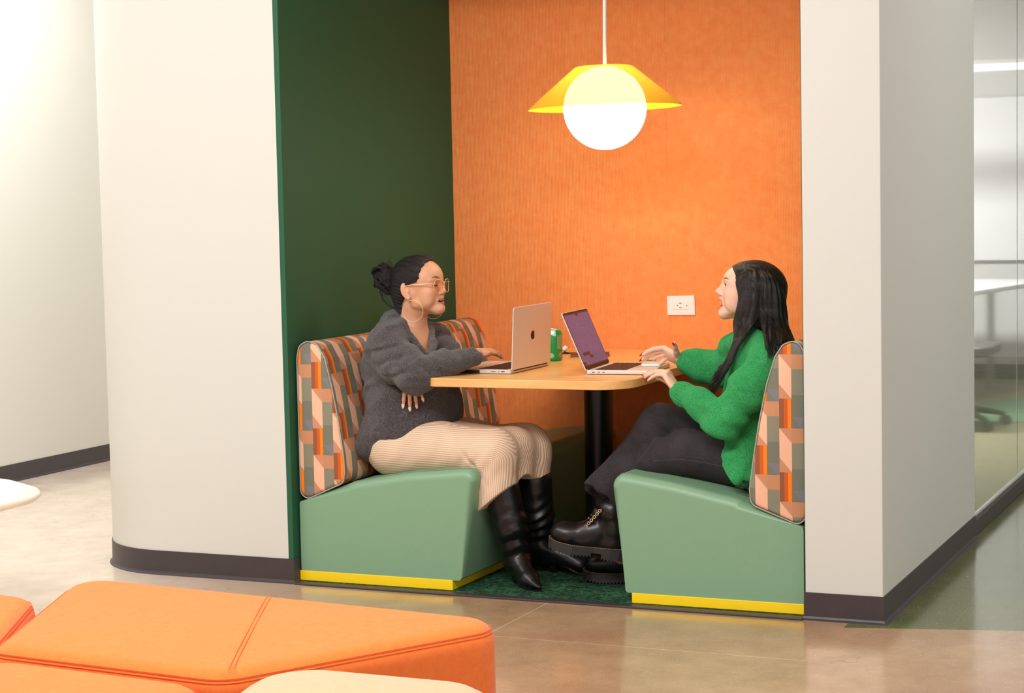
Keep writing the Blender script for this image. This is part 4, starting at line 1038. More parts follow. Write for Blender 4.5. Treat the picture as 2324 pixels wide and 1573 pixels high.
# glasses
M_gold = mat('polished_gold', (246, 222, 176), .4, metal=.6)
t = NT('rose_tinted_lens'); tr = t.node('ShaderNodeBsdfTransparent'); tr.inputs[0].default_value = lin((255, 236, 224)); gl = t.node('ShaderNodeBsdfGlossy'); gl.inputs[1].default_value = .08
mx = t.node('ShaderNodeMixShader'); mx.inputs[0].default_value = .08; t.link(tr.outputs[0], mx.inputs[1]); t.link(gl.outputs[0], mx.inputs[2]); t.link(mx.outputs[0], t.o.inputs['Surface']); M_lens = t.m
gp = bpy.data.objects.new('glasses', None); COL.objects.link(gp); gp.location = tuple(HL(100, 0, 16)); gp.empty_display_size = .02; child_of(gp, RL)
gp.matrix_basis = Matrix.Translation(Vector(HL(100, 0, 16)))
def under(o, par): return child_of(o, par)
for y in (1, -1):
    loop = []
    for k in range(40):
        a = 2*math.pi*k/40; cx_, cy_ = math.cos(a), math.sin(a); ex_ = 27*abs(cx_)**.75*np.sign(cx_); ez_ = 23.5*abs(cy_)**.8*np.sign(cy_)
        if cy_ < 0: ex_ *= 1-.10*abs(cy_)
        loop.append((31*y+ex_, 14+ez_))
    pts = [HL(106-.0035*(a*a)-.06*(14-b), a, b-2) for a, b in loop]
    f = MB().tube(pts+[pts[0]], .0009, 8, False).build('lens_rim', M_gold, None, smooth=True); under(f, gp)
    c = HL(106-.0035*31*31, 31*y, 12); v = pts+[c]; n = len(pts)
    l = obj('lens', v, [(k, (k+1) % n, n) for k in range(n)], M_lens); under(l, gp)
    tp = MB().tube([HL(95, 58*y, 23), HL(92, 70*y, 24), HL(60, 75*y, 24), HL(10, 79*y, 25), HL(-14, 80*y, 22), HL(-26, 79*y, 6)], [.0013, .0017, .0016, .0015, .0017, .0015], 8).build('temple_arm', M_gold, None, smooth=True); under(tp, gp)
    pd = MB().ell(HL(101, 8.5*y, 8), (.0014, .0028, .0042), HL.R).build('nose_pad', M_gold, None, smooth=True); under(pd, gp)
br_ = MB().tube([HL(104.5, 5*y, 22-abs(y)) for y in (-1.2, 0, 1.2)], .0012, 8).tube([HL(105, 7*y, 27) for y in (-1.2, 0, 1.2)], .0010, 8).build('bridge', M_gold, None, smooth=True); under(br_, gp)
# earrings
for y in (-1, 1):
    c = HL(2, 80*y, -28); cc = c+np.array([.014, 0, -.038]); d1 = nrm(np.array([1, .15, 0])); d2 = np.array([0, 0, 1])
    MB().tube([cc+.038*(d1*math.cos(a)+d2*math.sin(a)) for a in np.linspace(0, 2*math.pi, 49)], .0008, 8, False).build('hoop_earring', M_gold, RL, smooth=True)
    MB().ell(HL(0, 78.5*y, -20), (.0022,)*3).ell(HL(4, 78.5*y, -16), (.0016,)*3).build('ear_stud', mat('crystal_stud', (250, 240, 230), .1), RL, smooth=True)
MB().ell(HL(107*.95, -10, -11), (.0012,)*3).build('nose_stud', M_gold, RL, smooth=True)
nk = [P(962, 765, .24), P(966, 780, .235), P(968, 797, .235)]
# ---- cardigan
M_knit = NT('grey_marl_knit'); v = M_knit.coord(); at = M_knit.node('ShaderNodeAttribute', attribute_name='rib')
w = M_knit.math('SINE', M_knit.math('MULTIPLY', at.outputs['Fac'], 2*math.pi/.0046)); n = M_knit.noise(v, 210, 6, .95)
c = M_knit.mix(M_knit.ramp(n, .38, .66), lin((36, 33, 35)), lin((116, 110, 110))); c = M_knit.mix(M_knit.math('MULTIPLY', M_knit.ramp(w, .2, -1.2), .5), c, lin((38, 35, 38)))
fl = M_knit.ramp(M_knit.noise(v, 420, 1), .70, .76); c = M_knit.mix(M_knit.math('MULTIPLY', fl, .55), c, lin((190, 184, 178)))
M_knit.link(c, M_knit.b.inputs['Base Color']); M_knit.b.inputs['Roughness'].default_value = .95; M_knit.b.inputs['Specular IOR Level'].default_value = .15; M_knit.b.inputs['Sheen Weight'].default_value = .25
M_knit.bump(M_knit.math('ADD', M_knit.math('MULTIPLY', w, .22), M_knit.math('MULTIPLY', n, 1.4)), .7, .0022); M_knit = M_knit.m
cg = Sdf()
cg.ell(P(903, 815, .32), (.115, .195, .115), None)
cg.ell(P(925, 900, .31), (.150, .190, .140), None, k=.05)
cg.ell(P(930, 965, .31), (.150, .195, .100), None, k=.05)
cg.ell(P(880, 1000, .31), (.100, .190, .085), None, k=.05)
cg.ell(P(1000, 925, .33), (.062, .14, .105), None, k=.05)
# collar roll
col = [P(893, 722, .36), P(886, 718, .31), P(893, 725, .26), P(915, 745, .225), P(942, 778, .215), P(962, 806, .22)]
cg.cone(P(905, 740, .31), srL+np.array([0, 0, -.01]), .060, .070, k=.03); cg.cone(P(905, 740, .31), slL, .050, .058, k=.03)
cg.chain([srL+np.array([-.005, 0, -.012]), (srL+erL)/2+np.array([-.012, 0, -.010]), erL, (erL+wrL)/2+np.array([0, 0, -.002]), wrL-nrm(wrL-erL)*.012], [.072, .074, .066, .052, .037], k=.025)
cg.chain([slL, (slL+elL_)/2, elL_, (elL_+wlL)/2], [.060, .058, .052, .046], k=.02)
ncut = [P(948, 742, .295), P(972, 792, .235)]
# the v-shaped neck opening
cg.cone(HL(-8, 0, -52), P(958, 772, .27), .052, .030, k=.008, sub=True)
cg.cone(P(956, 765, .25), P(977, 797, .215), .030, .004, k=.004, sub=True)
cg.chain(col, [.013, .015, .014, .013, .012, .009], k=.012)
cg.chain([P(893, 722, .36), P(935, 735, .41), P(975, 752, .37), P(984, 780, .30), P(978, 808, .23)], [.013, .014, .015, .015, .010], k=.012)
HEML = [P(1070, 972, .15), P(985, 990, .10), P(830, 1062, .15)]
def hemcut(p):
    # everything below the hem line is cut away
    x = p[:, 0]; zc = np.interp(x, [.12, .20, .26, .33, .42, .50, .62], [.355, .395, .452, .484, .500, .500, .500])
    return (p[:, 2]-zc)*.8
cg.fn(hemcut, np.array([-1, -1, -1]), np.array([2, 2, 2]), k=.012, sub=True)
def cdisp(p):
    fold = smooth_noise(p*np.array([1, 1, 1.6]), 34, 11, 6)
    d = .0055*fold+.0045*np.sin(smooth_noise(p*np.array([1, 1, 2.0]), 22, 77, 5)*9)*np.clip((p[:, 2]-.55)*6, .25, 1)+.0012*np.sin(smooth_noise(p, 60, 12)*8)
    d *= np.clip(np.linalg.norm(p-P(958, 765, .30), axis=1)/.16, .15, 1)
    # creases bunching at the elbow and the forearm
    t = (p-erL)@nrm(wrL-erL); e = np.exp(-((p-erL)**2).sum(1)/.012); d += .0022*e*np.sin(t*120+p[:, 2]*60)
    f2 = np.exp(-((p-(erL+wrL)/2)**2).sum(1)/.006); d += .0018*f2*np.sin(t*110+p[:, 1]*70)
    return d
m = cg.mesh(.003, cdisp); V = m[0]
# rib coordinate: along the body it runs round the waist, on the sleeve round the arm
axd = nrm(wrL-erL); onarm = np.exp(-np.maximum(0, np.abs((V-erL)-np.outer((V-erL)@axd, axd))@np.ones(3)-.06)**2/.0004)*((V-erL)@axd > -.02)
up = nrm(erL-srL)
rib = np.where(onarm > .5, (V-erL)@axd, V[:, 2]+.15*V[:, 0])
mesh_obj('cardigan', m, M_knit, RL, attrs={'rib': rib})
# ---- skirt
M_sk = NT('ribbed_beige_knit'); at = M_sk.node('ShaderNodeAttribute', attribute_name='rib'); v = M_sk.coord()
w = M_sk.math('SINE', M_sk.math('MULTIPLY', at.outputs['Fac'], 2*math.pi/.0064)); g = M_sk.math('MULTIPLY', M_sk.ramp(w, .3, -.9), .7); n = M_sk.noise(v, 500, 2)
c = M_sk.mix(g, lin((234, 206, 178)), lin((186, 150, 122))); M_sk.link(c, M_sk.b.inputs['Base Color']); M_sk.b.inputs['Roughness'].default_value = .9; M_sk.b.inputs['Specular IOR Level'].default_value = .15
M_sk.bump(M_sk.math('ADD', w, M_sk.math('MULTIPLY', n, .4)), .3, .0020); M_sk = M_sk.m
sk = Sdf()
kRs, kLs = P(1120, 1028, .165), P(1192, 1020, .38)
eR, eL = P(1128, 1150, .16), P(1205, 1125, .38)
sk.ell((.315, .32, .465), (.125, .195, .100), None)
sk.chain([(.30, .22, .462), (.50, .195, .480), kRs, eR], [.098, .086, .080, .074], k=.03)
sk.chain([(.30, .42, .450), (.50, .40, .470), kLs, eL], [.090, .078, .080, .074], k=.06)
sk.chain([(.52, .30, .50), P(1165, 1015, .27)], [.06, .062], k=.05)
sk.cone(P(1165, 1015, .27), P(1176, 1120, .27), .062, .055, k=.04)
def hem_sk(p):
    w_ = np.clip((p[:, 1]-.19)/.09, 0, 1); w_ = w_*w_*(3-2*w_)
    zc = np.interp(p[:, 0], [.66, .69, .82, .90], [.262, .282, .386, .43])*(1-w_)+(.362+.06*np.clip((.30-p[:, 1])/.1, 0, 1))*w_
    return np.where(p[:, 0] > .60, (p[:, 2]-zc)*.8, 1.0)
sk.fn(hem_sk, np.array([-1, -1, -1]), np.array([2, 2, 2]), k=.004, sub=True)
kc = P(1085, 1062, .12)
def sdisp(p):
    t = p-kc; d = -.008*np.exp(-((t[:, 0]*.75+t[:, 2]*.66)**2)/.00010)*np.exp(-(t**2).sum(1)/.0045)
    d += .003*np.sin(t[:, 0]*110-t[:, 2]*80)*np.exp(-(t**2).sum(1)/.006)
    return d+.003*smooth_noise(p, 22, 21, 5)
m = sk.mesh(.003, sdisp); V = m[0]
# the ribs follow the leg: distance from a line along the top of the thigh, round the knee and down the shin
sp = [np.array([-.1, .535]), np.array([.30, .545]), np.array([.60, .575])]
for a in np.linspace(math.pi/2, -.08, 14): sp.append(np.array([.735+.135*math.cos(a), .455+.125*math.sin(a)]))
sp.append(np.array([.845, .10])); sp = np.array(sp)
Q = V[:, [0, 2]]; best = np.full(len(V), 1e9)
for a, b in zip(sp[:-1], sp[1:]):
    L_ = np.linalg.norm(b-a); d_ = (b-a)/L_; t_ = np.clip((Q-a)@d_, 0, L_); e_ = np.linalg.norm(Q-a-np.outer(t_, d_), axis=1); best = np.minimum(best, e_)
mesh_obj('skirt', m, M_sk, RL, attrs={'rib': best+np.sqrt(np.maximum(0, V[:, 1]-.165)**2+.0001)*.95})
# ---- boots of the left woman
t = NT('black_boot_leather'); v = t.coord(); t.b.inputs['Base Color'].default_value = lin((18, 16, 17)); t.b.inputs['Roughness'].default_value = .33; t.b.inputs['Specular IOR Level'].default_value = .5
t.bump(t.noise(v, 300, 3), .12, .0008); M_boot = t.m
def tall_boot(top, mid_, ank, heel, toe, seed):
    """shaft from top to ankle, pointed foot from heel to toe resting on the floor"""
    heel = np.array(heel, float); toe = np.array(toe, float); d = nrm(toe-heel); lat = np.cross((0, 0, 1), d)
    s = Sdf(); s.chain([top, mid_, ank], [.064, .056, .043], k=.02)
    hb = heel+np.array([0, 0, .062]); s.cone(ank, hb, .042, .030, k=.02)
    ball = heel+(toe-heel)*.60+np.array([0, 0, .030]); tip = toe+np.array([0, 0, .016])-d*.010
    s.cone(ank-np.array([0, 0, .01]), ball, .038, .030, k=.025); s.cone(hb, ball, .028, .028, k=.02)
    s.cone(ball, tip, .033, .010, k=.012, flat=((0, 0, 1), 1.25))
    def cut(p): return (p[:, 2]-np.interp((p-heel)@d, [0, .07, .12, .16, .3], [.050, .038, .012, .009, .009]))
    s.fn(cut, np.array([-1, -1, -1]), np.array([3, 3, 3]), k=.003, sub=True)
    L = np.linalg.norm(np.array(top)-np.array(ank)); ax = nrm(np.array(ank)-np.array(top))
    def disp(p):
        t_ = (p-np.array(top))@ax/L; env = np.clip(t_*1.5, 0, 1)*np.exp(-np.clip(t_-1.0, 0, 9)**2/.015)
        ph = smooth_noise(p, 18, seed, 4)*3.2
        f_ = np.sin(t_*26+ph*1.6+(p@lat)*55); return env*.0042*np.sign(f_)*np.abs(f_)**1.3*(.5+1.0*smooth_noise(p, 22, seed+3, 4))
    up_o = mesh_obj('boot', s.mesh(.0026, disp), M_boot, RL)
    sole = MB(); pts = []
    for k in range(24):
        a = 2*math.pi*k/24; u = .5+.5*math.cos(a); w_ = .030*math.sqrt(max(0, 1-(2*u-1)**2))*(1.25-.55*u) if u < .98 else .004; pts.append((u, w_*(1 if a < math.pi else -1)))
    Lf = np.linalg.norm(toe-heel); v = []; f = []
    def hz(u): return float(np.interp(u, [0, .3, .5, .65, 1], [.049, .037, .011, .002, .006]))
    for du in (0, .0065):
        for u, w_ in pts: q = heel+d*(Lf*(u*.98+.01))+lat*w_; v.append((q[0], q[1], hz(u)+du))
    n = 24; f = [tuple(range(n)), tuple(range(n, 2*n))[::-1]]+[(k, (k+1) % n, n+(k+1) % n, n+k) for k in range(n)]
    MB().add(v, f).build('sole', M_black, up_o)
    MB().tube([heel+d*.022+np.array([0, 0, .052]), heel+d*.016+np.array([0, 0, .0065])], [.021, .013], 16).build('heel', M_black, up_o)
tall_boot(P(1138, 1112, .185), P(1158, 1190, .19), P(1172, 1262, .215), (.752, .232, .006), (.905, .105, .006), 31)
tall_boot(P(1212, 1090, .38), P(1220, 1170, .39), P(1226, 1232, .42), (.800, .435, .006), (1.005, .455, .006), 35)
# ================================================================ woman on the right
HR = Frame(P(1702, 670, .36), (-.90, -.29, .19), (.19, .03, 1), .00100)
RR = empty('person', (1.58, .36, 0), 'person in fluffy green sweater and black jeans with long dark hair and legs crossed', 'person')
br = Sdf()
nbR = P(1712, 768, .37)
br.cone(HR(-14, 0, -22), nbR, .046, .050, k=.012); br.ell(HR(-5, 0, -40), (.048, .046, .045), HR.R, k=.02)
add_head(br, HR, .85, full=.9, nose=1.0, crown=12)
srR, sfR = P(1746, 818, .185), P(1670, 796, .54)
erR, wrR = P(1644, 950, .13), P(1540, 890, .235)
efR, wfR = P(1640, 842, .60), P(1550, 818, .57)
peR = np.array([1.625, .33, .47])
br.cone(nbR, srR, .042, .044, k=.03); br.cone(nbR, sfR, .042, .044, k=.03)
br.ell(P(1722, 840, .36), (.07, .12, .10), None, k=.04)
br.chain([P(1722, 840, .36), P(1715, 930, .34), peR], [.07, .07, .09], k=.04, flat=((1, 0, 0), 1.15))
br.chain([srR, erR, wrR], [.044, .036, .025], k=.02); br.chain([sfR, efR, wfR], [.044, .036, .025], k=.02)
hN, kN, aN = np.array([1.60, .23, .465]), P(1452, 1062, .25), P(1412, 1262, .32)
hF, kF, aF = np.array([1.60, .43, .48]), P(1496, 962, .30), P(1388, 1160, .215)
br.chain([hN, kN, aN], [.05, .04, .030], k=.03); br.chain([hF+np.array([0, 0, -.02]), kF-np.array([0, 0, .015]), aF], [.05, .04, .030], k=.03)
fw_, rt_, up_ = _fw, _rt, _up
tN = add_hand(br, wrR, -.48*rt_+.80*up_+.34*fw_, .80*rt_+.50*up_-.38*fw_, -1, [(46, 22, 8), (48, 22, 8), (50, 24, 10), (54, 26, 10)], ((.95, .22, -.30), (.5, .5, .3)), .92, spread=.6)
tF = add_hand(br, wfR, -.68*rt_+.35*up_+.64*fw_, .60*rt_+.62*up_+.30*fw_, +1, [(42, 22, 12), (44, 24, 12), (46, 26, 14), (50, 28, 14)], ((-.20, .92, -.10), (.0, -1, -.2)), .95, spread=1.6, thumb_curl=(6, -4))
m = br.mesh(.0022); skinR = (236, 192, 166)
mesh_obj('body', m, m_skin('fair_skin', skinR), RR, colors=skin_tone(m[0], HR, skinR, (214, 124, 110), (80, 58, 46), (238, 172, 148), mo=.85))
eye_parts(RR, HR, (88, 108, 90), (1, .05, -.02))
MB().ell(HR(86, 0, -37.5), (.008, .0190, .0045), HR.R, 16, 8).build('teeth', bpy.data.materials['teeth_enamel'], RR, smooth=True)
M_nailr = mat('red_nail_polish', (206, 20, 18), .2)
nails(RR, tN, M_nailr, .014, .0052); nails(RR, tF, M_nailr, .016, .0055)
e = MB()
for y in (1, -1):
    for k in range(9):
        u = -1+2*k/8; a = HR(88.0-2.0*u*u-abs(u)*1.0, y*30.5+11*u, 23.5-2.5*u*u); e.tube([a, a+HR.F*.006+HR.U*.003], [.0005, .0002], 4)
    e.build('eyelashes', M_pupil, RR); e = MB()
rg = P(1506, 842, .29); rr_ = nrm(-.48*rt_+.80*up_+.34*fw_)
# ---- long hair in locks
M_hairR = m_hair('dark_brown_hair', (14, 11, 10), (40, 32, 29))
hr = Sdf(); r = HR.r
hr.ell(HR(-6, 0, 34), r(98, 81, 80), HR.R)
hr.ell(HR(18, 0, 40), r(74, 74, 62), HR.R, k=.02)
hr.cone(HR(-30, 0, 20), P(1738, 742, .38), .088, .064, k=.04)
def hlR(p):
    q = HR.inv(p); z = q[:, 2]; y = np.abs(q[:, 1])
    x0 = np.interp(z, [-120, -60, -20, 20, 60, 80, 100, 130], [8, 14, 24, 44, 60, 74, 84, 90])
    return (x0-q[:, 0])*.0009
hr.fn(hlR, HR(0, 0, 0)-.4, HR(0, 0, 0)+.4, k=.003, sub=True)
G = {0.00: [(1688, 603, .335), (1671, 632, .300), (1680, 672, .286), (1675, 706, .282), (1669, 738, .280), (1671, 772, .225), (1652, 812, .205), (1630, 836, .190)],
     0.20: [(1696, 599, .335), (1690, 632, .285), (1692, 672, .274), (1690, 706, .272), (1680, 742, .272), (1668, 780, .215), (1646, 830, .190), (1608, 880, .200)],
     0.45: [(1708, 596, .345), (1716, 632, .275), (1716, 672, .266), (1712, 706, .266), (1700, 744, .262), (1674, 784, .210), (1650, 836, .180), (1612, 905, .200)],
     0.62: [(1716, 596, .35), (1736, 634, .280), (1738, 676, .268), (1738, 710, .266), (1738, 742, .215), (1740, 765, .165), (1742, 790, .128), (1746, 812, .110)],
     0.80: [(1724, 597, .36), (1752, 634, .300), (1762, 676, .285), (1764, 712, .280), (1768, 742, .240), (1772, 766, .185), (1772, 784, .150), (1776, 800, .135)],
     1.00: [(1730, 598, .38), (1766, 634, .345), (1779, 676, .335), (1784, 712, .335), (1788, 740, .335), (1796, 762, .335), (1808, 776, .335), (1826, 786, .335)]}
ks = sorted(G); rn = random.Random(11)
def guide(s, dY=0.0):
    i = max(j for j in range(len(ks)) if ks[j] <= s+1e-9); i = min(i, len(ks)-2); f = (s-ks[i])/(ks[i+1]-ks[i])
    if ks[i] == .45 and f > 0:   # the hair parts here: in front of or behind the shoulder
        g0, g1 = G[ks[i]], G[ks[i+1]]; f2 = [f, f, f, f, round(f)*.8+f*.2, round(f), round(f), round(f)]
        pts = [np.array(a)*(1-w)+np.array(b)*w for a, b, w in zip(g0, g1, f2)]
    else: pts = [np.array(a)*(1-f)+np.array(b)*f for a, b in zip(G[ks[i]], G[ks[i+1]])]
    ph = rn.uniform(0, 6.28); out = []
    for j, q in enumerate(pts):
        a = .0 if j < 3 else (j-2)*.8
        out.append(P(q[0]+a*math.sin(ph+j*1.5), q[1]+(rn.uniform(-7, 4) if j == 7 else 0), q[2]+dY+a*.0010*math.cos(ph+j*1.7)))
    P3 = out; res = []
    for i in range(len(P3)-1):
        for t in np.linspace(0, 1, 4, endpoint=i == len(P3)-2):
            a, b, c, d = P3[max(0, i-1)], P3[i], P3[i+1], P3[min(len(P3)-1, i+2)]
            res.append(.5*((2*b)+(c-a)*t+(2*a-5*b+4*c-d)*t*t+(-a+3*b-3*c+d)*t**3))
    return res
for k in range(64):
    s_ = (k+.5)/64+rn.uniform(-.008, .008); s_ = min(1, max(0, s_)); L = guide(s_, rn.uniform(-.004, .010)); n = len(L)
    R0 = rn.uniform(.0060, .0105)
    hr.chain(L, [R0*(.75 if i < 4 else 1)*(1-.88*max(0, (i/(n-1)-.55)/.45)**1.4) for i in range(n)], k=.0007)
m = hr.mesh(.0023, lambda p: .0006*np.sin(smooth_noise(p*np.array([1, 1, .3]), 60, 5)*20)); V = m[0]
q = HR.inv(V); ang = np.arctan2(q[:, 0]+6, -q[:, 1]); st = np.where(q[:, 2] > -10, ang*.9, ang*.9+0*V[:, 0])
w_ = np.clip((q[:, 2]+10)/60, 0, 1); hx = (V-HR.o)@_rt*9
mesh_obj('hair', m, M_hairR, RR, attrs={'strand': hx*.6+smooth_noise(V*np.array([1, 1, .25]), 40, 9)*.35})
ws = MB()
for k in range(120):
    s_ = rn.random(); L = guide(min(1, s_), rn.uniform(-.008, -.003)); n = len(L)
    L = [p_+np.array([rn.uniform(-.0012, .0012) if i > 6 else 0, 0, 0]) for i, p_ in enumerate(L)]
    L.append(L[-1]*2-L[-2]+np.array([rn.uniform(-.006, .006), 0, -.004])); n += 1
    ws.tube(L, [.0011*(1-.8*i/(n-1)) for i in range(n)], 5)
ws.tube([P(1670, 748, .28), P(1664, 753, .27), P(1656, 758, .26), P(1652, 764, .26)], [.0005, .0004, .0004, .0002], 4)
o = ws.build('loose_hair', M_hairR, RR, smooth=True); o['kind'] = 'stuff'
# ---- sweater
t = NT('fuzzy_green_mohair'); v = t.coord(); n = t.noise(v, 230, 5, .85); n2 = t.ramp(t.noise(v, 30, 3), .3, .7)
c = t.mix(t.ramp(n, .36, .66), lin((30, 126, 64)), lin((84, 192, 118))); c = t.mix(t.math('MULTIPLY', n2, .3), c, lin((26, 130, 64)))
t.link(c, t.b.inputs['Base Color']); t.b.inputs['Roughness'].default_value = .95; t.b.inputs['Specular IOR Level'].default_value = .1
t.b.inputs['Sheen Weight'].default_value = .5; t.b.inputs['Sheen Tint'].default_value = lin((110, 220, 140)); t.b.inputs['Sheen Roughness'].default_value = .4
t.bump(n, .9, .0028); M_moh = t.m
sw = Sdf()
sw.ell(P(1720, 835, .355), (.105, .155, .115), None)
sw.ell(P(1712, 930, .345), (.112, .182, .125), None, k=.05)
sw.ell(P(1708, 1020, .335), (.108, .190, .095), None, k=.05); sw.ell(P(1704, 1068, .32), (.122, .212, .078), None, k=.04)
sw.cone(P(1715, 775, .36), srR, .050, .056, k=.03); sw.cone(P(1712, 772, .37), sfR, .055, .058, k=.03)
sw.ell(P(1708, 765, .36), (.062, .066, .024), None, k=.012)
mN = (srR+erR)/2
sw.chain([srR, mN+np.array([.008, -.008, 0]), erR+np.array([.004, 0, -.006]), (erR+wrR)/2+np.array([0, 0, .004]), wrR+nrm(erR-wrR)*.022, wrR+nrm(erR-wrR)*.004], [.060, .064, .056, .047, .033, .030], k=.03)
sw.chain([sfR, efR, (efR+wfR)/2+np.array([0, 0, -.006]), wfR+nrm(efR-wfR)*.030, wfR+nrm(efR-wfR)*.012], [.060, .058, .054, .040, .036], k=.03)
sw.ell(erR+np.array([-.018, 0, -.022]), (.052, .050, .042), None, k=.03)
def hemR(p):
    zc = np.interp(p[:, 0]+(p[:, 1]-.15)*.30, [1.40, 1.475, 1.51, 1.56, 1.60, 1.64, 1.80], [.60, .560, .505, .428, .392, .376, .36])+.0015*np.sin(p[:, 0]*60+p[:, 1]*40); return (p[:, 2]-zc)*.85
_hn = np.array([1.36, -1, -1])
sw.fn(lambda p: np.where((p[:, 2] > .60)|(p[:, 0] < 1.47), 1.0, hemR(p)), np.array([-1, -1, -1]), np.array([3, 3, 3]), k=.010, sub=True)
axr = nrm(wrR-erR)
def swd(p):
    d = .0040*smooth_noise(p, 30, 41, 6)+.0009*smooth_noise(p, 260, 42, 6)
    tt = (p-wrR)@axr; d += .0016*np.exp(-np.maximum(0, -tt-.045)**2/.0001)*(tt > -.2)*np.sin(np.arctan2((p-wrR)@np.cross(axr, [0, 1, 0]), (p-wrR)[:, 1])*26)*(np.abs(tt) < .07)
    e = p-(erR+np.array([.0, -.05, .03])); d -= .010*np.exp(-(e**2).sum(1)/.0006)
    g_ = np.exp(-((p-erR)**2).sum(1)/.010); d += .0045*g_*np.sin((p-erR)@nrm([.5, 0, 1])*95+smooth_noise(p, 20, 47, 4)*3)
    d += .0035*np.sin(smooth_noise(p*np.array([1, 1, 1.8]), 18, 48, 5)*8)
    return d
m = sw.mesh(.003, swd); mesh_obj('sweater', m, M_moh, RR)
fz = MB()      # short mohair fuzz along the outline
Vs, Fs = m; rs = np.random.RandomState(3); idx = rs.choice(len(Fs), 5200, replace=False)
for i in idx:
    a, b, c, d = Vs[Fs[i]]; nn = np.cross(c-a, d-b); ln = np.linalg.norm(nn)
    if ln < 1e-12: continue
    nn /= ln; p0 = (a+b+c+d)/4; dr = nrm(nn*.6+rs.randn(3)*.75)
    w3 = nrm(np.cross(dr, rs.randn(3)))*.00022; L_ = rs.uniform(.004, .010)
    p1 = p0+dr*L_*.6; p2 = p0+dr*L_+rs.randn(3)*.0012
    k0 = len(fz.v); fz.v += [tuple(p0-w3), tuple(p0+w3), tuple(p1+w3*.7), tuple(p1-w3*.7), tuple(p2)]; fz.f += [(k0, k0+1, k0+2, k0+3), (k0+3, k0+2, k0+4)]
o = obj('wool_fuzz', fz.v, fz.f, M_moh, RR); o['kind'] = 'stuff'
# ---- jeans
t = NT('washed_black_denim'); v = t.coord(); a = t.noise(v, 420, 3, .8); b = t.ramp(t.noise(v, 9, 4), .35, .7)
c = t.mix(t.ramp(a, .35, .65), lin((30, 27, 29)), lin((62, 57, 59))); c = t.mix(t.math('MULTIPLY', b, .35), c, lin((80, 75, 77)))
t.link(c, t.b.inputs['Base Color']); t.b.inputs['Roughness'].default_value = .9; t.b.inputs['Specular IOR Level'].default_value = .2; t.bump(a, .5, .001); M_den = t.m
M_st = mat('denim_stitch', (122, 114, 112), .8)
je = Sdf()
je.ell((1.625, .33, .445), (.100, .170, .070), None)
je.chain([(1.62, .245, .448), P(1560, 1030, .225), P(1490, 1042, .235), kN], [.078, .078, .074, .068], k=.02)
je.chain([kN, P(1440, 1150, .28), P(1418, 1215, .31)], [.066, .062, .064], k=.02)
hemF = P(1362, 1133, .215)
je.chain([(1.60, .43, .475), P(1570, 985, .38), kF], [.088, .082, .072], k=.025)
je.chain([kF, P(1440, 1045, .265), P(1396, 1092, .235), hemF+nrm(hemF-P(1440, 1045, .265))*.05], [.070, .070, .070, .078], k=.014)
axF = nrm(hemF-P(1440, 1045, .265)); hcN = nrm(axF-_fw*.30); hcen = hemF-axF*.004
je.fn(lambda p: np.where(((p-hcen)**2).sum(1) < .02, -((p-hcen)@hcN), 1.0), hcen-.15, hcen+.15, k=.0, sub=True)
je.cone(hcen-axF*.040, hcen+axF*.05, .046, .064, k=.002, sub=True)
def jd(p):
    d = .0040*smooth_noise(p, 26, 51, 6)+.0028*np.sin(smooth_noise(p, 16, 53, 5)*9)
    c1 = P(1492, 1000, .24); e = p-c1; d += .0045*np.exp(-(e**2).sum(1)/.006)*np.sin(e@nrm([.5, 0, .86])*120+e[:, 1]*30)
    d *= np.clip(np.abs((p-hcen)@hcN)*40, 0, 1)
    lo = (p-kF)@axF; q = p-kF-np.outer(lo, axF); d += .0035*np.clip(lo*8, 0, 1)*np.sin(np.arctan2(q[:, 1], q@np.cross(axF, [0, 1, 0]))*5+lo*8)*(np.abs(lo) < .35)
    return d
m = je.mesh(.003, jd); mesh_obj('jeans', m, M_den, RR)
def stitch(pts, dash=.006, gap=.003, rad=.00045, m=M_st, name='stitching', push=None, par=RR):
    mb = MB(); pts = [np.array(p, float) for p in pts]; L = [0]
    for i in range(1, len(pts)): L.append(L[-1]+np.linalg.norm(pts[i]-pts[i-1]))
    def at_(s):
        i = max(0, min(len(L)-2, int(np.searchsorted(L, s))-1)); f = (s-L[i])/(L[i+1]-L[i]); return pts[i]*(1-f)+pts[i+1]*f
    s = 0
    while s+dash < L[-1]: mb.tube([at_(s), at_(s+dash)], rad, 5); s += dash+gap
    o = mb.build(name, m, par); o['kind'] = 'stuff'; return o
from mathutils.bvhtree import BVHTree
def drape(obj_VF, pix, off=.0006, n=60):
    """lay a seam drawn in the photograph onto the cloth surface"""
    V, F = obj_VF; tree = BVHTree.FromPolygons([tuple(v) for v in V], [tuple(int(i) for i in f) for f in F]); out = []
    cum = [0]
    for i in range(1, len(pix)): cum.append(cum[-1]+math.dist(pix[i], pix[i-1]))
    for k in range(n):
        s = cum[-1]*k/(n-1); i = max(0, min(len(cum)-2, int(np.searchsorted(cum, s))-1)); f = (s-cum[i])/(cum[i+1]-cum[i])
        u = pix[i][0]*(1-f)+pix[i+1][0]*f; v = pix[i][1]*(1-f)+pix[i+1][1]*f
        d = nrm(P(u, v, .3)-CAM); h, nn, _, _ = tree.ray_cast(Vector(CAM), Vector(d))
        if h is not None: out.append(np.array(h)+np.array(nn)*(off if nn.dot(Vector(d)) < 0 else -off))
    return out
mj = m
for pix in ([(1490, 992), (1470, 1020), (1440, 1058), (1420, 1082)], [(1484, 1046), (1540, 1042), (1600, 1050), (1655, 1062)]):
    L = drape(mj, pix); 
    if len(L) > 4: stitch(L, .004, .003, .0004)
u1 = nrm(np.cross(axF, [0, 1, 0])); u2 = np.cross(axF, u1)
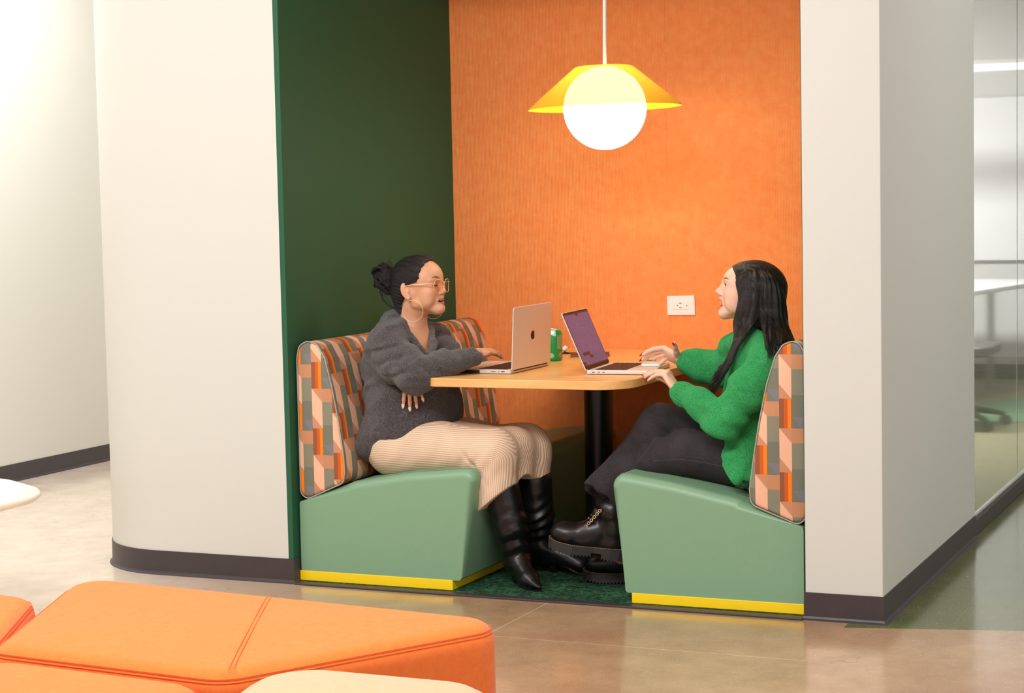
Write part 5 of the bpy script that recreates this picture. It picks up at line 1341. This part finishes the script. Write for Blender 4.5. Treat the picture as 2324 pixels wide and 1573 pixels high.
# hem stitching ring on the raised leg
_t = BVHTree.FromPolygons([tuple(v) for v in mj[0]], [tuple(int(i) for i in f) for f in mj[1]]); ring = []
for a in np.linspace(0, 6.28, 80):
    dr = u1*math.cos(a)+u2*math.sin(a); o_ = hcen-hcN*.014+dr*.14; h, nn, _, _ = _t.ray_cast(Vector(o_), Vector(-dr), .12)
    if h is not None: ring.append(np.array(h)+dr*.0006)
if len(ring) > 4: stitch(ring, .0035, .0025, .0004)
# black drawcord loop hanging at the hem
_a = P(1670, 1092, .10)
MB().tube([P(1668, 1096, .13), P(1672, 1104, .11), P(1686, 1108, .10), P(1698, 1103, .10), P(1697, 1094, .11), P(1684, 1092, .12)], .0042, 8).build('drawcord', mat('black_cord', (16, 15, 16), .8), RR, smooth=True)
# ---- laced platform boots
M_bl = mat('black_oiled_leather', (21, 19, 20), .34, spec=.5, bump=(260, .2, .0008)); M_so = mat('dark_rubber_sole', (46, 43, 42), .6)
M_eye = mat('antique_brass', (196, 170, 120), .25, metal=.9); M_yst = mat('yellow_welt_stitch', (196, 146, 70), .6); M_lace = mat('black_lace', (24, 22, 22), .8); M_lin = mat('tan_lining', (176, 96, 52), .7)
def platform_boot(heel, fwd, upv, shaft_to, nEye, seed):
    H = Frame(heel, fwd, upv, .001); r = H.r
    s = Sdf()
    s.ell(H(218, 0, 66), r(50, 43, 36), H.R); s.cone(H(205, 0, 62), H(120, 0, 82), .038, .042, k=.02)
    s.cone(H(130, 0, 86), H(60, 0, 120), .040, .044, k=.02); s.cone(H(50, 0, 66), H(46, 0, 130), .040, .042, k=.02)
    s.cone(H(150, 0, 55), H(60, 0, 55), .036, .034, k=.02)
    s.cone(H(52, 0, 120), shaft_to, .045, .047, k=.02)
    s.fn(lambda p: (H.inv(p)[:, 2]-34)*.001, H.o-.5, H.o+.5, k=.002, sub=True)
    up_o = mesh_obj('boot', s.mesh(.0024, lambda p: .0012*smooth_noise(p, 55, seed, 6)), M_bl, RR)
    sm = MB(); secs = []; x = 2.0
    def wid(x): 
        u = x/272; return 1000*float(np.interp(u, [0, .02, .08, .2, .42, .68, .85, .94, .985, 1], [.012, .026, .036, .040, .036, .050, .046, .034, .018, .004]))
    i = 0
    while x < 271:
        zt = float(np.interp(x, [0, 60, 110, 180, 240, 272], [46, 42, 38, 36, 40, 46])); zb = 0.0
        if 82 < x < 118: zb = 20.0
        elif x >= 118: zb = float(np.interp(x, [118, 200, 272], [4, 0, 12]))
        if not 82 < x < 118 and (i % 4) in (0, 1): zb += 5
        secs.append((x, wid(x), zb, zt)); x += 3.0; i += 1
        if x < 271: secs.append((x-.1, wid(x), zb, zt))
    v = []
    for x, w, zb, zt in secs: v += [H(x, -w, zb), H(x, w, zb), H(x, w, zt), H(x, -w, zt)]
    f = [(4*k+a, 4*k+(a+1) % 4, 4*k+4+(a+1) % 4, 4*k+4+a) for k in range(len(secs)-1) for a in range(4)]+[(0, 1, 2, 3), tuple(len(v)-4+q for q in (3, 2, 1, 0))]
    MB().add(v, f).build('sole', M_so, up_o)
    ring = [H(x, sd*(w-2.2), zt+.6) for sd in (1, -1) for x, w, zb, zt in (secs if sd == 1 else secs[::-1])]
    stitch(ring, .0048, .0028, .0008, M_yst, 'welt_stitching', par=up_o)
    # eyelets along both facings, laces zigzagging between them
    tgt = Frame(shaft_to, H.F, H.U, .001); sh0 = H(132, 0, 110); sh1 = np.array(shaft_to)+H.F*.046
    lc = MB(); tong = MB().tube([H(128, 0, 112)-H.U*.004, (sh0+sh1)/2-H.F*.004, sh1-H.F*.004], [.010, .016, .017], 12).build('tongue', M_bl, up_o, smooth=True)
    V_ = [[], []]
    for k in range(nEye):
        u = k/(nEye-1)
        for j, sd in enumerate((1, -1)):
            c = H(146-0*u, 0, 104)*(1-u)+(np.array(shaft_to)+H.F*.036)*u
            c = c+H.L*(sd*(.026+.006*u)); nn = nrm(H.L*sd*.85+H.F*.42+H.U*.30); a = nrm(np.cross(nn, H.U)); b = np.cross(nn, a); c = c+nn*.0085
            MB().tube([c+.0050*(a*math.cos(t_)+b*math.sin(t_)) for t_ in np.linspace(0, 2*math.pi, 17)], .0020, 8, False).build('eyelet', M_eye, up_o, smooth=True)
            V_[j].append(c+nn*.001)
    for k in range(nEye-1):
        for j in (0, 1):
            a, b = V_[j][k], V_[1-j][k+1]; mid_ = (a+b)/2+H.F*.010+H.U*.004; lc.tube([a, a*.6+mid_*.4+H.F*.003, mid_, b*.6+mid_*.4+H.F*.003, b], .0016, 6)
    lc.build('lace', M_lace, up_o, smooth=True)
    MB().tube([H(150, -12, 104), H(146, 0, 108), H(150, 12, 104)], [.003, .006, .003], 8).build('lining_tab', M_lin, up_o, smooth=True)
    pts = [H(x, -(36+.0*x), z) for x, z in ((98, 42), (92, 60), (84, 78), (66, 92), (52, 96))]
    tr = [q+(-H.L)*.0085 for q in pts]
    MB().tube(tr, .0007, 6).build('seam_piping', M_yst, up_o, smooth=True)
    return up_o, H
dF = nrm(P(1252, 1236, .165)-P(1418, 1262, .25)); 
platform_boot(P(1418, 1274, .255), dF, nrm(_up*1.0-_fw*.12), aF+np.array([.0, 0, .0]), 6, 61)
platform_boot((1.243, .372, .006), (-.985, -.17, 0), (0, 0, 1), P(1420, 1225, .325), 5, 66)
